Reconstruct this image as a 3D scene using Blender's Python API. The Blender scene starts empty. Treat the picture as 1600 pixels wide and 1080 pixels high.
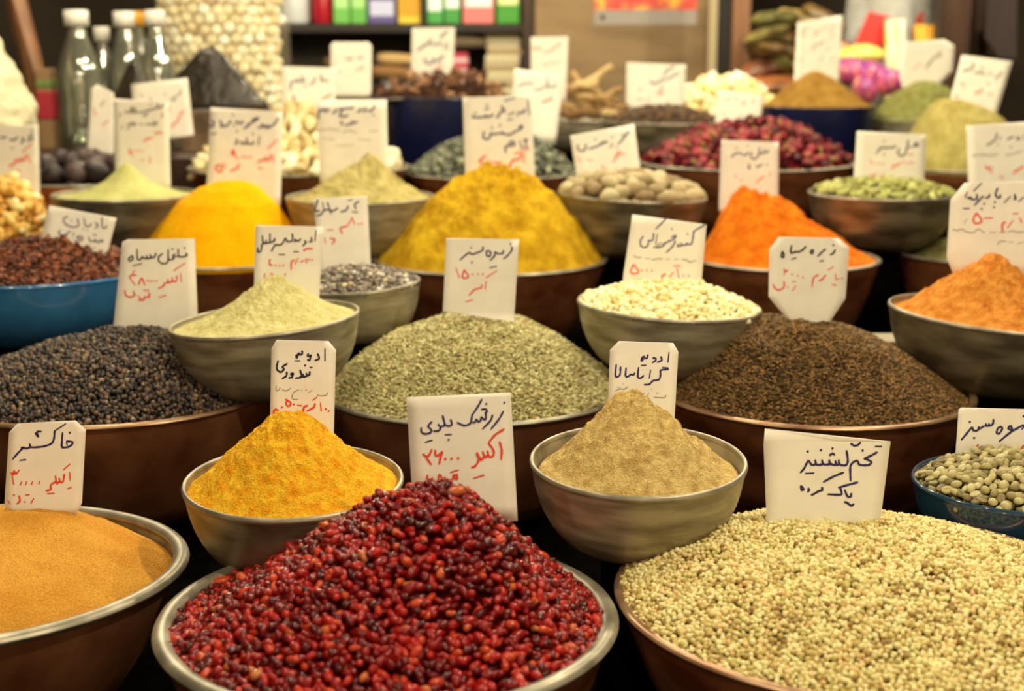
import bpy, math, random
import numpy as np
from mathutils import Vector, Matrix, Euler

random.seed(7)
RNG = np.random.default_rng(11)
SC = bpy.context.scene
COL = SC.collection
PI = math.pi

# ------------------------------------------------------------------ camera
FPX, PITCH, HC = 2200.0, math.radians(11.8), 1.415
SP, CP = math.sin(PITCH), math.cos(PITCH)
FWD = np.array([0.0, CP, -SP]); UPV = np.array([0.0, SP, CP]); RGT = np.array([1.0, 0.0, 0.0])
EYE = np.array([0.0, 0.0, HC])

def ray(px, py):
    return FWD + RGT * (px - 800) / FPX + UPV * (540 - py) / FPX

def at(px, py, d):
    """world point seen at pixel (px,py) of the 1600x1080 frame, d metres along the optical axis"""
    return EYE + ray(px, py) * d

def proj(p):
    v = np.asarray(p) - EYE
    d = v @ FWD
    return 800 + FPX * (v @ RGT) / d, 540 - FPX * (v @ UPV) / d, d

cam = bpy.data.cameras.new('camera')
camo = bpy.data.objects.new('camera', cam); COL.objects.link(camo)
camo.location = EYE; camo.rotation_euler = (PI / 2 - PITCH, 0, 0)
cam.sensor_width = 36; cam.lens = FPX * 36 / 1600
cam.clip_start = 0.05; cam.clip_end = 60
cam.dof.use_dof = True; cam.dof.focus_distance = 1.46; cam.dof.aperture_fstop = 4.8
SC.camera = camo
SC.view_settings.view_transform = 'Standard'; SC.view_settings.look = 'None'
SC.view_settings.gamma = 1; SC.view_settings.exposure = 0.0
SC.view_settings.use_curve_mapping = False

# ------------------------------------------------------------------ materials
LIGHT = (1.0, 0.85, 0.56)

def lin(c):
    c = c / 255.0
    return c / 12.92 if c <= 0.04045 else ((c + 0.055) / 1.055) ** 2.4

def alb(r, g, b, k=1.0):
    """surface colour of something that looks (r,g,b) under the warm lamps"""
    return tuple(min(0.95, lin(v) / l * k) for v, l in zip((r, g, b), (1.0, 0.88, 0.66)))

def mat(name, color, rough=0.7, metal=0.0, **kw):
    m = bpy.data.materials.new(name); m.use_nodes = True
    b = m.node_tree.nodes['Principled BSDF']
    b.inputs['Base Color'].default_value = (*color, 1)
    b.inputs['Roughness'].default_value = rough
    b.inputs['Metallic'].default_value = metal
    for k, v in kw.items():
        b.inputs[k.replace('_', ' ')].default_value = v
    return m

def noisemat(name, c1, c2, scale, rough=0.8, metal=0.0, bump=0.0, bscale=None, detail=6, c3=None, stretch=None, lo=0.35, hi=0.65, bdist=0.002, spec=None, **kw):
    m = mat(name, c1, rough, metal, **kw)
    nt = m.node_tree; N = nt.nodes; L = nt.links; b = N['Principled BSDF']
    if spec is not None: b.inputs['Specular IOR Level'].default_value = spec
    tc = N.new('ShaderNodeTexCoord')
    mp = N.new('ShaderNodeMapping'); L.new(tc.outputs['Object'], mp.inputs[0])
    if stretch: mp.inputs['Scale'].default_value = stretch
    n = N.new('ShaderNodeTexNoise'); n.inputs['Scale'].default_value = scale; n.inputs['Detail'].default_value = detail
    L.new(mp.outputs[0], n.inputs['Vector'])
    r = N.new('ShaderNodeValToRGB'); e = r.color_ramp.elements
    e[0].position = lo; e[0].color = (*c1, 1); e[1].position = hi; e[1].color = (*c2, 1)
    if c3:
        x = e.new((lo + hi) / 2); x.color = (*c3, 1)
    L.new(n.outputs[0], r.inputs[0]); L.new(r.outputs[0], b.inputs['Base Color'])
    if bump:
        n2 = N.new('ShaderNodeTexNoise'); n2.inputs['Scale'].default_value = bscale or scale * 3; n2.inputs['Detail'].default_value = 8
        L.new(mp.outputs[0], n2.inputs['Vector'])
        bp = N.new('ShaderNodeBump'); bp.inputs['Strength'].default_value = bump; bp.inputs['Distance'].default_value = bdist
        L.new(n2.outputs[0], bp.inputs['Height']); L.new(bp.outputs[0], b.inputs['Normal'])
    return m

def islandmat(name, stops, rough=0.6, coat=0.0, spec=0.5, bump=0.0, bscale=300):
    """colour varies from one piece to the next"""
    m = mat(name, stops[0][1], rough)
    nt = m.node_tree; N = nt.nodes; L = nt.links; b = N['Principled BSDF']
    b.inputs['Coat Weight'].default_value = coat; b.inputs['Coat Roughness'].default_value = 0.15
    b.inputs['Specular IOR Level'].default_value = spec
    g = N.new('ShaderNodeNewGeometry'); r = N.new('ShaderNodeValToRGB')
    e = r.color_ramp.elements
    e[0].position = stops[0][0]; e[0].color = (*stops[0][1], 1)
    e[1].position = stops[-1][0]; e[1].color = (*stops[-1][1], 1)
    for p, c in stops[1:-1]:
        x = e.new(p); x.color = (*c, 1)
    L.new(g.outputs['Random Per Island'], r.inputs[0]); L.new(r.outputs[0], b.inputs['Base Color'])
    if bump:
        n2 = N.new('ShaderNodeTexNoise'); n2.inputs['Scale'].default_value = bscale
        tc = N.new('ShaderNodeTexCoord'); L.new(tc.outputs['Object'], n2.inputs['Vector'])
        bp = N.new('ShaderNodeBump'); bp.inputs['Strength'].default_value = bump; bp.inputs['Distance'].default_value = 0.001
        L.new(n2.outputs[0], bp.inputs['Height']); L.new(bp.outputs[0], b.inputs['Normal'])
    return m

def objmat(name, stops, rough=0.6, scale=60, spec=0.4, bump=0.3, mix=0.35):
    """colour varies with the object's random number and a little mottling"""
    m = mat(name, stops[0], rough)
    nt = m.node_tree; N = nt.nodes; L = nt.links; b = N['Principled BSDF']
    b.inputs['Specular IOR Level'].default_value = spec
    oi = N.new('ShaderNodeObjectInfo'); r = N.new('ShaderNodeValToRGB'); e = r.color_ramp.elements
    e[0].color = (*stops[0], 1); e[1].color = (*stops[-1], 1)
    for i, c in enumerate(stops[1:-1]):
        x = e.new((i + 1) / (len(stops) - 1)); x.color = (*c, 1)
    tc = N.new('ShaderNodeTexCoord'); n = N.new('ShaderNodeTexNoise'); n.inputs['Scale'].default_value = scale
    L.new(tc.outputs['Object'], n.inputs['Vector'])
    ma = N.new('ShaderNodeMath'); ma.operation = 'MULTIPLY_ADD'; ma.inputs[1].default_value = mix * 2; ma.inputs[2].default_value = -mix
    L.new(n.outputs[0], ma.inputs[0])
    ad = N.new('ShaderNodeMath'); ad.operation = 'ADD'; ad.use_clamp = True
    L.new(oi.outputs['Random'], ad.inputs[0]); L.new(ma.outputs[0], ad.inputs[1]); L.new(ad.outputs[0], r.inputs[0])
    L.new(r.outputs[0], b.inputs['Base Color'])
    if bump:
        bp = N.new('ShaderNodeBump'); bp.inputs['Strength'].default_value = bump; bp.inputs['Distance'].default_value = 0.002
        L.new(n.outputs[0], bp.inputs['Height']); L.new(bp.outputs[0], b.inputs['Normal'])
    return m

M = {}
M['paper'] = noisemat('card_paper', (0.80, 0.76, 0.68), (0.86, 0.83, 0.76), 25, 0.75, bump=0.05, bscale=60)
M['ink_blue'] = mat('blue_ink', (0.014, 0.010, 0.11), 0.45)
M['ink_black'] = mat('black_ink', (0.012, 0.011, 0.035), 0.45)
M['ink_soft'] = mat('faded_blue_ink', (0.045, 0.04, 0.14), 0.5)
M['ink_red'] = mat('red_ink', (0.78, 0.055, 0.02), 0.5)
M['ink_pencil'] = mat('pencil_grey', (0.26, 0.24, 0.20), 0.6)
M['copper'] = noisemat('aged_copper', (0.30, 0.085, 0.035), (0.78, 0.30, 0.13), 9, 0.28, 0.72, bump=0.10, bscale=40, stretch=(1, 1, 2.2), bdist=0.004)
M['copper_lit'] = noisemat('lit_copper', (0.36, 0.12, 0.05), (0.85, 0.36, 0.17), 9, 0.28, 0.72, bump=0.10, bscale=40, bdist=0.004)  # brighter copy of the copper, its lit look put into the colour
M['tin'] = noisemat('dull_tin', (0.24, 0.21, 0.145), (0.50, 0.455, 0.35), 14, 0.40, 0.45, bump=0.12, bscale=60, stretch=(1, 1, 5), bdist=0.003)
M['tin_dark'] = noisemat('stained_tin', (0.10, 0.08, 0.05), (0.32, 0.275, 0.19), 11, 0.40, 0.5, bump=0.12, bscale=50, stretch=(1, 1, 3), bdist=0.003)
M['rim_copper'] = noisemat('worn_copper_rim', (0.30, 0.15, 0.085), (0.50, 0.33, 0.20), 20, 0.36, 0.7, bump=0.1)
M['lining'] = noisemat('tinned_lining', (0.20, 0.185, 0.14), (0.42, 0.385, 0.31), 26, 0.42, 0.55, bump=0.1)
M['blue_glaze'] = noisemat('blue_glaze', (0.032, 0.15, 0.38), (0.05, 0.22, 0.50), 12, 0.16, 0, Coat_Weight=0.6)
M['teal_glaze'] = noisemat('teal_glaze', (0.012, 0.045, 0.07), (0.018, 0.055, 0.15), 7, 0.14, 0, Coat_Weight=0.6)
M['navy'] = noisemat('navy_enamel', (0.004, 0.006, 0.035), (0.008, 0.012, 0.06), 6, 0.3, 0)
M['cloth'] = noisemat('black_cloth', (0.0022, 0.0018, 0.0015), (0.004, 0.0032, 0.0028), 40, 1.0, spec=0.0)
M['white_cap'] = mat('white_plastic', (0.85, 0.84, 0.80), 0.35)
M['black'] = mat('black_paint', (0.008, 0.007, 0.006), 0.6)
def thin_glass():
    m = bpy.data.materials.new('clear_glass'); m.use_nodes = True; nt = m.node_tree; N = nt.nodes; L = nt.links
    N.remove(N['Principled BSDF']); out = N['Material Output']
    t = N.new('ShaderNodeBsdfTransparent'); t.inputs[0].default_value = (.90, .93, .88, 1)
    g = N.new('ShaderNodeBsdfGlossy'); g.inputs['Roughness'].default_value = .06; g.inputs['Color'].default_value = (1, 1, .96, 1)
    f = N.new('ShaderNodeLayerWeight'); f.inputs['Blend'].default_value = .42
    mr = N.new('ShaderNodeMapRange'); mr.inputs['To Min'].default_value = .05; mr.inputs['To Max'].default_value = .95
    L.new(f.outputs['Fresnel'], mr.inputs[0])
    mx = N.new('ShaderNodeMixShader'); L.new(mr.outputs[0], mx.inputs[0]); L.new(t.outputs[0], mx.inputs[1]); L.new(g.outputs[0], mx.inputs[2])
    df = N.new('ShaderNodeBsdfDiffuse'); df.inputs['Color'].default_value = (.75, .76, .68, 1)
    m2 = N.new('ShaderNodeMixShader'); m2.inputs[0].default_value = .07; L.new(mx.outputs[0], m2.inputs[1]); L.new(df.outputs[0], m2.inputs[2])
    L.new(m2.outputs[0], out.inputs['Surface']); return m
M['glass'] = thin_glass()
M['wood_dark'] = noisemat('dark_wood', (0.020, 0.008, 0.004), (0.055, 0.022, 0.010), 3, 0.55, stretch=(8, 8, 1))
M['wood_brown'] = noisemat('brown_wood', (0.16, 0.07, 0.03), (0.28, 0.13, 0.06), 3, 0.5, stretch=(8, 8, 1))
M['wood_beige'] = noisemat('beige_panel', (0.17, 0.105, 0.048), (0.29, 0.195, 0.095), 1.6, 0.6, stretch=(1.2, 1, 6))

# ------------------------------------------------------------------ mesh helpers
def tag(o, label=None, cat=None, group=None, kind=None):
    if label: o['label'] = label
    if cat: o['category'] = cat
    if group: o['group'] = group
    if kind: o['kind'] = kind
    return o

def empty(name, loc=(0, 0, 0), M4=None):
    o = bpy.data.objects.new(name, None); COL.objects.link(o)
    o.empty_display_size = 0.03
    if M4 is not None: o.matrix_world = M4
    else: o.location = loc
    return o

def mkmesh(name, V, F, smooth=True):
    """V (n,3) array; F: list of polygons or (m,k) array"""
    me = bpy.data.meshes.new(name)
    V = np.ascontiguousarray(V, dtype=np.float32)
    if isinstance(F, np.ndarray):
        k = F.shape[1]; nf = len(F)
        me.vertices.add(len(V)); me.vertices.foreach_set('co', V.ravel())
        me.loops.add(nf * k); me.loops.foreach_set('vertex_index', F.astype(np.int32).ravel())
        me.polygons.add(nf); me.polygons.foreach_set('loop_start', np.arange(nf, dtype=np.int32) * k)
        me.update(calc_edges=True); me.validate()
    else:
        me.from_pydata([tuple(map(float, v)) for v in V], [], F); me.update()
    if smooth: me.polygons.foreach_set('use_smooth', [True] * len(me.polygons))
    return me

def obj(name, me, m, parent=None, loc=None):
    o = bpy.data.objects.new(name, me); COL.objects.link(o)
    if m is not None and not me.materials: me.materials.append(m)
    if parent is not None: o.parent = parent
    if loc is not None: o.location = loc
    return o

class MB:
    def __init__(s): s.v = []; s.f = []
    def add(s, V, F):
        n = len(s.v); s.v += [tuple(v) for v in V]; s.f += [tuple(i + n for i in f) for f in F]
    def box(s, c, size, rot=None):
        V = [Vector(((i & 1) - .5, ((i >> 1) & 1) - .5, ((i >> 2) & 1) - .5)) for i in range(8)]
        V = [Vector((v.x * size[0], v.y * size[1], v.z * size[2])) for v in V]
        if rot: R = Euler(rot).to_matrix(); V = [R @ v for v in V]
        s.add([v + Vector(c) for v in V], [(0, 2, 3, 1), (4, 5, 7, 6), (0, 1, 5, 4), (2, 6, 7, 3), (0, 4, 6, 2), (1, 3, 7, 5)])
    def lathe(s, prof, seg=48, c=(0, 0, 0)):
        V = []; F = []; n = len(prof)
        for i in range(seg):
            a = 2 * PI * i / seg
            for r, z in prof: V.append((c[0] + r * math.cos(a), c[1] + r * math.sin(a), c[2] + z))
        for i in range(seg):
            j = (i + 1) % seg
            for k in range(n - 1): F.append((i * n + k, j * n + k, j * n + k + 1, i * n + k + 1))
        s.add(V, F)
    def tube(s, pts, rad, seg=8, caps=True):
        pts = [Vector(p) for p in pts]; n = len(pts)
        if not hasattr(rad, '__len__'): rad = [rad] * n
        V = []; F = []; up = Vector((0.13, 0.21, 1)).normalized()
        for i, p in enumerate(pts):
            t = (pts[min(i + 1, n - 1)] - pts[max(i - 1, 0)]).normalized()
            a = t.cross(up)
            if a.length < 1e-3: a = t.cross(Vector((1, 0, 0)))
            a.normalize(); b = t.cross(a).normalized()
            for k in range(seg):
                q = 2 * PI * k / seg
                V.append(p + (a * math.cos(q) + b * math.sin(q)) * rad[i])
        for i in range(n - 1):
            for k in range(seg):
                F.append((i * seg + k, i * seg + (k + 1) % seg, (i + 1) * seg + (k + 1) % seg, (i + 1) * seg + k))
        if caps:
            F.append(tuple(range(seg))[::-1]); F.append(tuple((n - 1) * seg + k for k in range(seg)))
        s.add(V, F)
    def build(s, name, m, parent=None, smooth=True, bevel=0, loc=None):
        me = mkmesh(name, np.array(s.v), s.f, smooth)
        o = obj(name, me, m, parent, loc)
        if bevel:
            bv = o.modifiers.new('bevel', 'BEVEL'); bv.width = bevel; bv.segments = 2; bv.limit_method = 'ANGLE'
        return o

# vectorised value noise
def _hash(ix, iy, s):
    h = (ix.astype(np.int64) * 374761393 + iy.astype(np.int64) * 668265263 + s * 1274126177) & 0xffffffff
    h = ((h ^ (h >> 13)) * 1274126177) & 0xffffffff
    return ((h ^ (h >> 16)) & 0xffffff) / 0xffffff
def vn(x, y, s=0):
    ix = np.floor(x); iy = np.floor(y); fx = x - ix; fy = y - iy
    fx = fx * fx * (3 - 2 * fx); fy = fy * fy * (3 - 2 * fy)
    a = _hash(ix, iy, s); b = _hash(ix + 1, iy, s); c = _hash(ix, iy + 1, s); d = _hash(ix + 1, iy + 1, s)
    return (a * (1 - fx) + b * fx) * (1 - fy) + (c * (1 - fx) + d * fx) * fy - 0.5
def fbm(x, y, s=0, o=4, g=0.5):
    r = 0; a = 1.0
    for i in range(o):
        r = r + a * vn(x * 2 ** i + 17.3 * i, y * 2 ** i + 9.1 * i, s + i); a *= g
    return r

# ------------------------------------------------------------------ setting
def struct(name, c, size, m):
    b = MB(); b.box(c, size); o = b.build(name, m, smooth=False); tag(o, kind='structure'); return o
M['wall'] = noisemat('dim_wall', (0.035, 0.026, 0.018), (0.06, 0.045, 0.03), 2, 0.9)
M['floor'] = noisemat('stone_floor', (0.20, 0.17, 0.13), (0.30, 0.26, 0.20), 5, 0.7)
M['stall'] = noisemat('opposite_stall_wall', (0.16, 0.10, 0.06), (0.42, 0.28, 0.15), 1.4, 0.8)
struct('floor', (0, 3, -0.05), (7.4, 10, 0.1), M['floor'])
struct('ceiling', (0, 3, 3.45), (7.4, 10, 0.1), M['wall'])
struct('wall_back', (0, 7.05, 1.7), (7.4, 0.1, 3.4), M['wall'])
struct('wall_front', (0, -2.05, 1.7), (7.4, 0.1, 3.4), M['stall'])
struct('wall_left', (-3.65, 3, 1.7), (0.1, 10, 3.4), M['wall'])
struct('wall_right', (3.65, 3, 1.7), (0.1, 10, 3.4), M['wall'])

# stepped stand under a black cloth
STEPS = [(0.55, 2.56, 0.745), (2.56, 3.30, 0.83), (3.30, 3.98, 0.94), (3.98, 4.75, 1.05)]
b = MB()
prof = [(0.55, 0.0)]
for y0, y1, z in STEPS: prof += [(y0, z), (y1, z)]
prof += [(4.75, 0.0)]
V = []; n = len(prof)
for x in (-1.28, 1.75):
    for y, z in prof: V.append((x, y, z))
F = [(i, i + 1, n + i + 1, n + i) for i in range(n - 1)] + [(n - 1, 0, n, 2 * n - 1), tuple(range(n))[::-1], tuple(range(n, 2 * n))]
b.add(V, F)
o = b.build('display_stand', M['cloth'], smooth=False, bevel=0.01)
tag(o, 'long stepped market stand under black cloth, carrying all the bowls', 'display stand')

# ------------------------------------------------------------------ bowls
BOWLS = {}
def arc_profile(R, H, kind):
    if kind == 'copper':
        return [(0.0, -H), (R * .55, -H), (R * .62, -H * .97), (R * .72, -H * .82), (R * .81, -H * .60), (R * .90, -H * .33), (R * .965, -H * .10), (R * .985, 0)]
    if kind == 'pot':
        return [(0.0, -H), (R * .66, -H), (R * .74, -H * .97), (R * .82, -H * .8), (R * .90, -H * .5), (R * .96, -H * .2), (R * .985, 0)]
    out = [(0.0, -H), (R * .36, -H)]
    for i in range(1, 11):
        a = i / 10 * PI / 2
        out.append((R * (.36 + .61 * math.sin(a) ** .9), -H * math.cos(a) ** 1.15))
    out[-1] = (R * .985, -0.0)
    return out

def bowl(key, name, label, cx, cy, w, D, kind='tin', H=None, roll=0, tilt=0, m=None, group=None, rim=None, lining=None, lip=0.004, yaw=0):
    d = D * FPX / w
    c = at(cx, cy, d); R = D / 2
    if H is None: H = 0.17 if kind == 'copper' else R * .82
    M4 = Matrix.Translation(Vector(c)) @ Matrix.Rotation(math.radians(roll), 4, 'Y') @ Matrix.Rotation(math.radians(tilt), 4, 'X') @ Matrix.Rotation(yaw, 4, 'Z')
    BOWLS[key] = dict(M=M4, R=R, c=c, d=d, H=H)
    e = empty(name, M4=M4)
    tag(e, label, 'bowl', group)
    m = m or (M['copper'] if kind == 'copper' else M['tin'])
    pr = arc_profile(R, H, kind)
    a = MB(); a.lathe(pr, 96); a.build('body', m, e)
    t = 0.003
    inner = [(max(0, r - t), z + (t if z < -t else 0)) for r, z in pr]
    a = MB(); a.lathe(inner[::-1], 72); a.build('lining', lining or M['lining'], e)
    rr = R * .985
    a = MB()
    k = [(rr + (lip * 1.4 if kind == 'copper' else lip * .6) * math.cos(q) - t / 2, lip * .9 * math.sin(q) + 0.001) for q in [2 * PI * i / 10 for i in range(11)]]
    a.lathe(k, 96); a.build('rim', rim or M['lining'], e)
    return e

# key: cx, tip line y, width px, real diameter
bowl('barberry', 'copper_bowl', 'large copper bowl with tinned rim, heaped with dark red barberries', 607, 965, 705, .40, 'copper', lip=.006)
bowl('coriander', 'copper_bowl', 'large copper bowl heaped with pale green coriander seeds', 1362, 930, 802, .476, 'copper', lip=.004, rim=M['rim_copper'])
bowl('sand', 'copper_bowl', 'large copper bowl of fine orange powder with a wide tinned rim', -88, 893, 740, .47, 'copper', H=.148, lip=.006, m=M['copper_lit'], tilt=-3)
bowl('tandoori', 'tin_bowl', 'small tin bowl of bright yellow powder behind the barberries', 459, 754, 346, .222, 'tin', H=.088, tilt=3, m=M['tin_dark'])
bowl('garam', 'tin_bowl', 'small tin bowl with beige-brown powder, its empty inner edge showing', 997, 722, 342, .220, 'tin', H=.09, tilt=3.5)
bowl('coffee', 'glazed_bowl', 'teal and dark blue glazed bowl holding green coffee beans', 1592, 757, 328, .232, 'tin', H=.085, m=M['teal_glaze'], rim=M['teal_glaze'])
bowl('pepper', 'copper_bowl', 'large copper bowl filled with black peppercorns', 178, 603, 530, .48, 'copper', rim=M['rim_copper'], m=M['copper_lit'])
bowl('cumin', 'copper_bowl', 'large copper bowl filled with pale green cumin seeds', 740, 605, 480, .45, 'copper', m=M['copper_lit'])
bowl('blackcumin', 'copper_bowl', 'large copper bowl filled with dark brown caraway seeds', 1270, 609, 490, .45, 'copper', rim=M['rim_copper'])
bowl('lemon', 'tin_bowl', 'tilted tin bowl of pale yellow-green powder resting over the peppercorns', 414, 501, 300, .262, 'tin', H=.10, roll=-4.6)
bowl('resin', 'tin_bowl', 'tin bowl of creamy frankincense lumps wedged between two copper bowls', 1045, 478, 290, .270, 'tin', H=.098, roll=2.6)
bowl('tamarind', 'tin_bowl', 'stained tin bowl of rough orange-brown powder beside the caraway seeds', 1562, 493, 344, .320, 'tin', H=.11, roll=4, m=M['tin_dark'])
bowl('mixed', 'tin_bowl', 'small tin bowl of mixed grey seeds behind the pale yellow-green powder', 562, 446, 192, .19, 'tin', H=.085, roll=-4)
bowl('anise', 'glazed_bowl', 'wide sky blue glazed bowl of broken star anise', 48, 420, 404, .44, 'tin', H=.12, m=M['blue_glaze'], rim=M['blue_glaze'])
bowl('rock', 'tin_bowl', 'bowl under the craggy golden gum at the left edge', -20, 385, 220, .30, 'tin', H=.12, m=M['tin_dark'])
bowl('henna', 'tin_bowl', 'shallow brass-toned tin bowl of smooth pale green powder', 196, 305, 226, .295, 'tin', H=.12, m=M['tin_dark'])
bowl('turmeric', 'copper_bowl', 'copper bowl of intense orange-yellow turmeric', 348, 402, 268, .345, 'copper', H=.17)
bowl('sage', 'tin_bowl', 'tin bowl of clumpy sage green powder beside the turmeric', 563, 309, 234, .305, 'tin', H=.12)
bowl('curry', 'copper_bowl', 'copper bowl carrying the tall mustard yellow curry mound', 765, 404, 368, .474, 'copper')
bowl('nutmeg', 'tin_bowl', 'dark tin bowl full of whole nutmegs', 988, 306, 236, .308, 'tin', H=.125, roll=2.5, m=M['tin_dark'])
bowl('paprika', 'copper_bowl', 'copper bowl of vivid orange-red paprika', 1226, 404, 292, .365, 'copper')
bowl('cardamom', 'tin_bowl', 'tin bowl of green cardamom pods', 1379, 303, 232, .31, 'tin', H=.115, m=M['tin_dark'])
bowl('papaya', 'copper_bowl', 'dark copper bowl mostly hidden behind the orange-brown powder', 1530, 396, 256, .34, 'copper')
bowl('limes', 'copper_bowl', 'low copper dish of dark dried limes by the bottles', 135, 281, 250, .375, 'copper', H=.11)
bowl('garlic', 'copper_bowl', 'copper bowl of cream coloured dried chips at the back', 468, 262, 345, .55, 'copper', m=M['copper_lit'])
bowl('greyseed', 'copper_bowl', 'copper bowl of grey-green seeds behind the curry mound', 768, 270, 268, .438, 'copper')
bowl('rose', 'copper_bowl', 'wide copper bowl of crimson dried rosebuds', 1165, 255, 334, .54, 'copper')
bowl('olive', 'copper_bowl', 'copper bowl of olive green powder near the tilted card', 1512, 261, 226, .37, 'copper')
bowl('clove', 'tin_bowl', 'tin bowl of dark cloves at the back centre', 1040, 191, 190, .345, 'tin', H=.13, m=M['tin_dark'])
bowl('chips', 'tin_bowl', 'low tin dish piled with bright cream root chips', 1130, 178, 172, .345, 'tin', H=.10)
bowl('root', 'tin_bowl', 'low tin dish under the pile of brown root pieces', 912, 186, 180, .345, 'tin', H=.10)
bowl('green', 'tin_bowl', 'low tin dish of grass green powder beside the navy pot', 1438, 186, 158, .31, 'tin', H=.16)
bowl('navystar', 'navy_pot', 'deep navy blue pot filled with brown spice pods', 690, 152, 222, .42, 'pot', H=.225, m=M['navy'], rim=M['navy'], lining=M['navy'])
bowl('navybrown', 'navy_pot', 'deep navy blue pot topped with brown powder', 1276, 167, 186, .36, 'pot', H=.20, m=M['navy'], rim=M['navy'], lining=M['navy'])

# plinths wrapped in black cloth under the raised bowls
PL = {'tandoori': 'small yellow powder bowl', 'garam': 'beige-brown powder bowl', 'coffee': 'green coffee bean bowl', 'tamarind': 'rust-coloured powder bowl', 'mixed': 'mixed grey seed bowl',
      'anise': 'sky blue star anise bowl', 'rock': 'golden gum bowl', 'henna': 'smooth pale green powder bowl', 'sage': 'sage green powder bowl', 'nutmeg': 'nutmeg bowl', 'cardamom': 'cardamom bowl',
      'turmeric': 'turmeric bowl', 'curry': 'curry powder bowl', 'paprika': 'paprika bowl', 'papaya': 'hidden dull green powder bowl', 'limes': 'dried lime dish', 'garlic': 'cream dried chip bowl', 'greyseed': 'grey-green seed bowl',
      'rose': 'rosebud bowl', 'olive': 'olive powder bowl', 'clove': 'clove bowl', 'chips': 'cream root chip dish', 'root': 'brown root dish', 'green': 'grass green powder dish', 'navystar': 'navy pot of brown pods', 'navybrown': 'navy pot of ginger brown powder'}
for k_, what in PL.items():
    B_k = BOWLS[k_]; c_ = B_k['c']; zb_ = c_[2] - B_k['H']
    zs = next((z for y0, y1, z in STEPS if y0 <= c_[1] < y1), 1.05)
    if zb_ - zs > .012:
        r_ = B_k['R'] * .36; b = MB(); b.lathe([(0, 0), (r_, 0), (r_ * .9, zb_ - zs - .004), (0, zb_ - zs - .004)], 32)
        o = b.build('cloth_plinth', M['cloth'], loc=(c_[0], c_[1], zs + .002)); tag(o, 'round plinth in black cloth under the ' + what, 'plinth')

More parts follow.
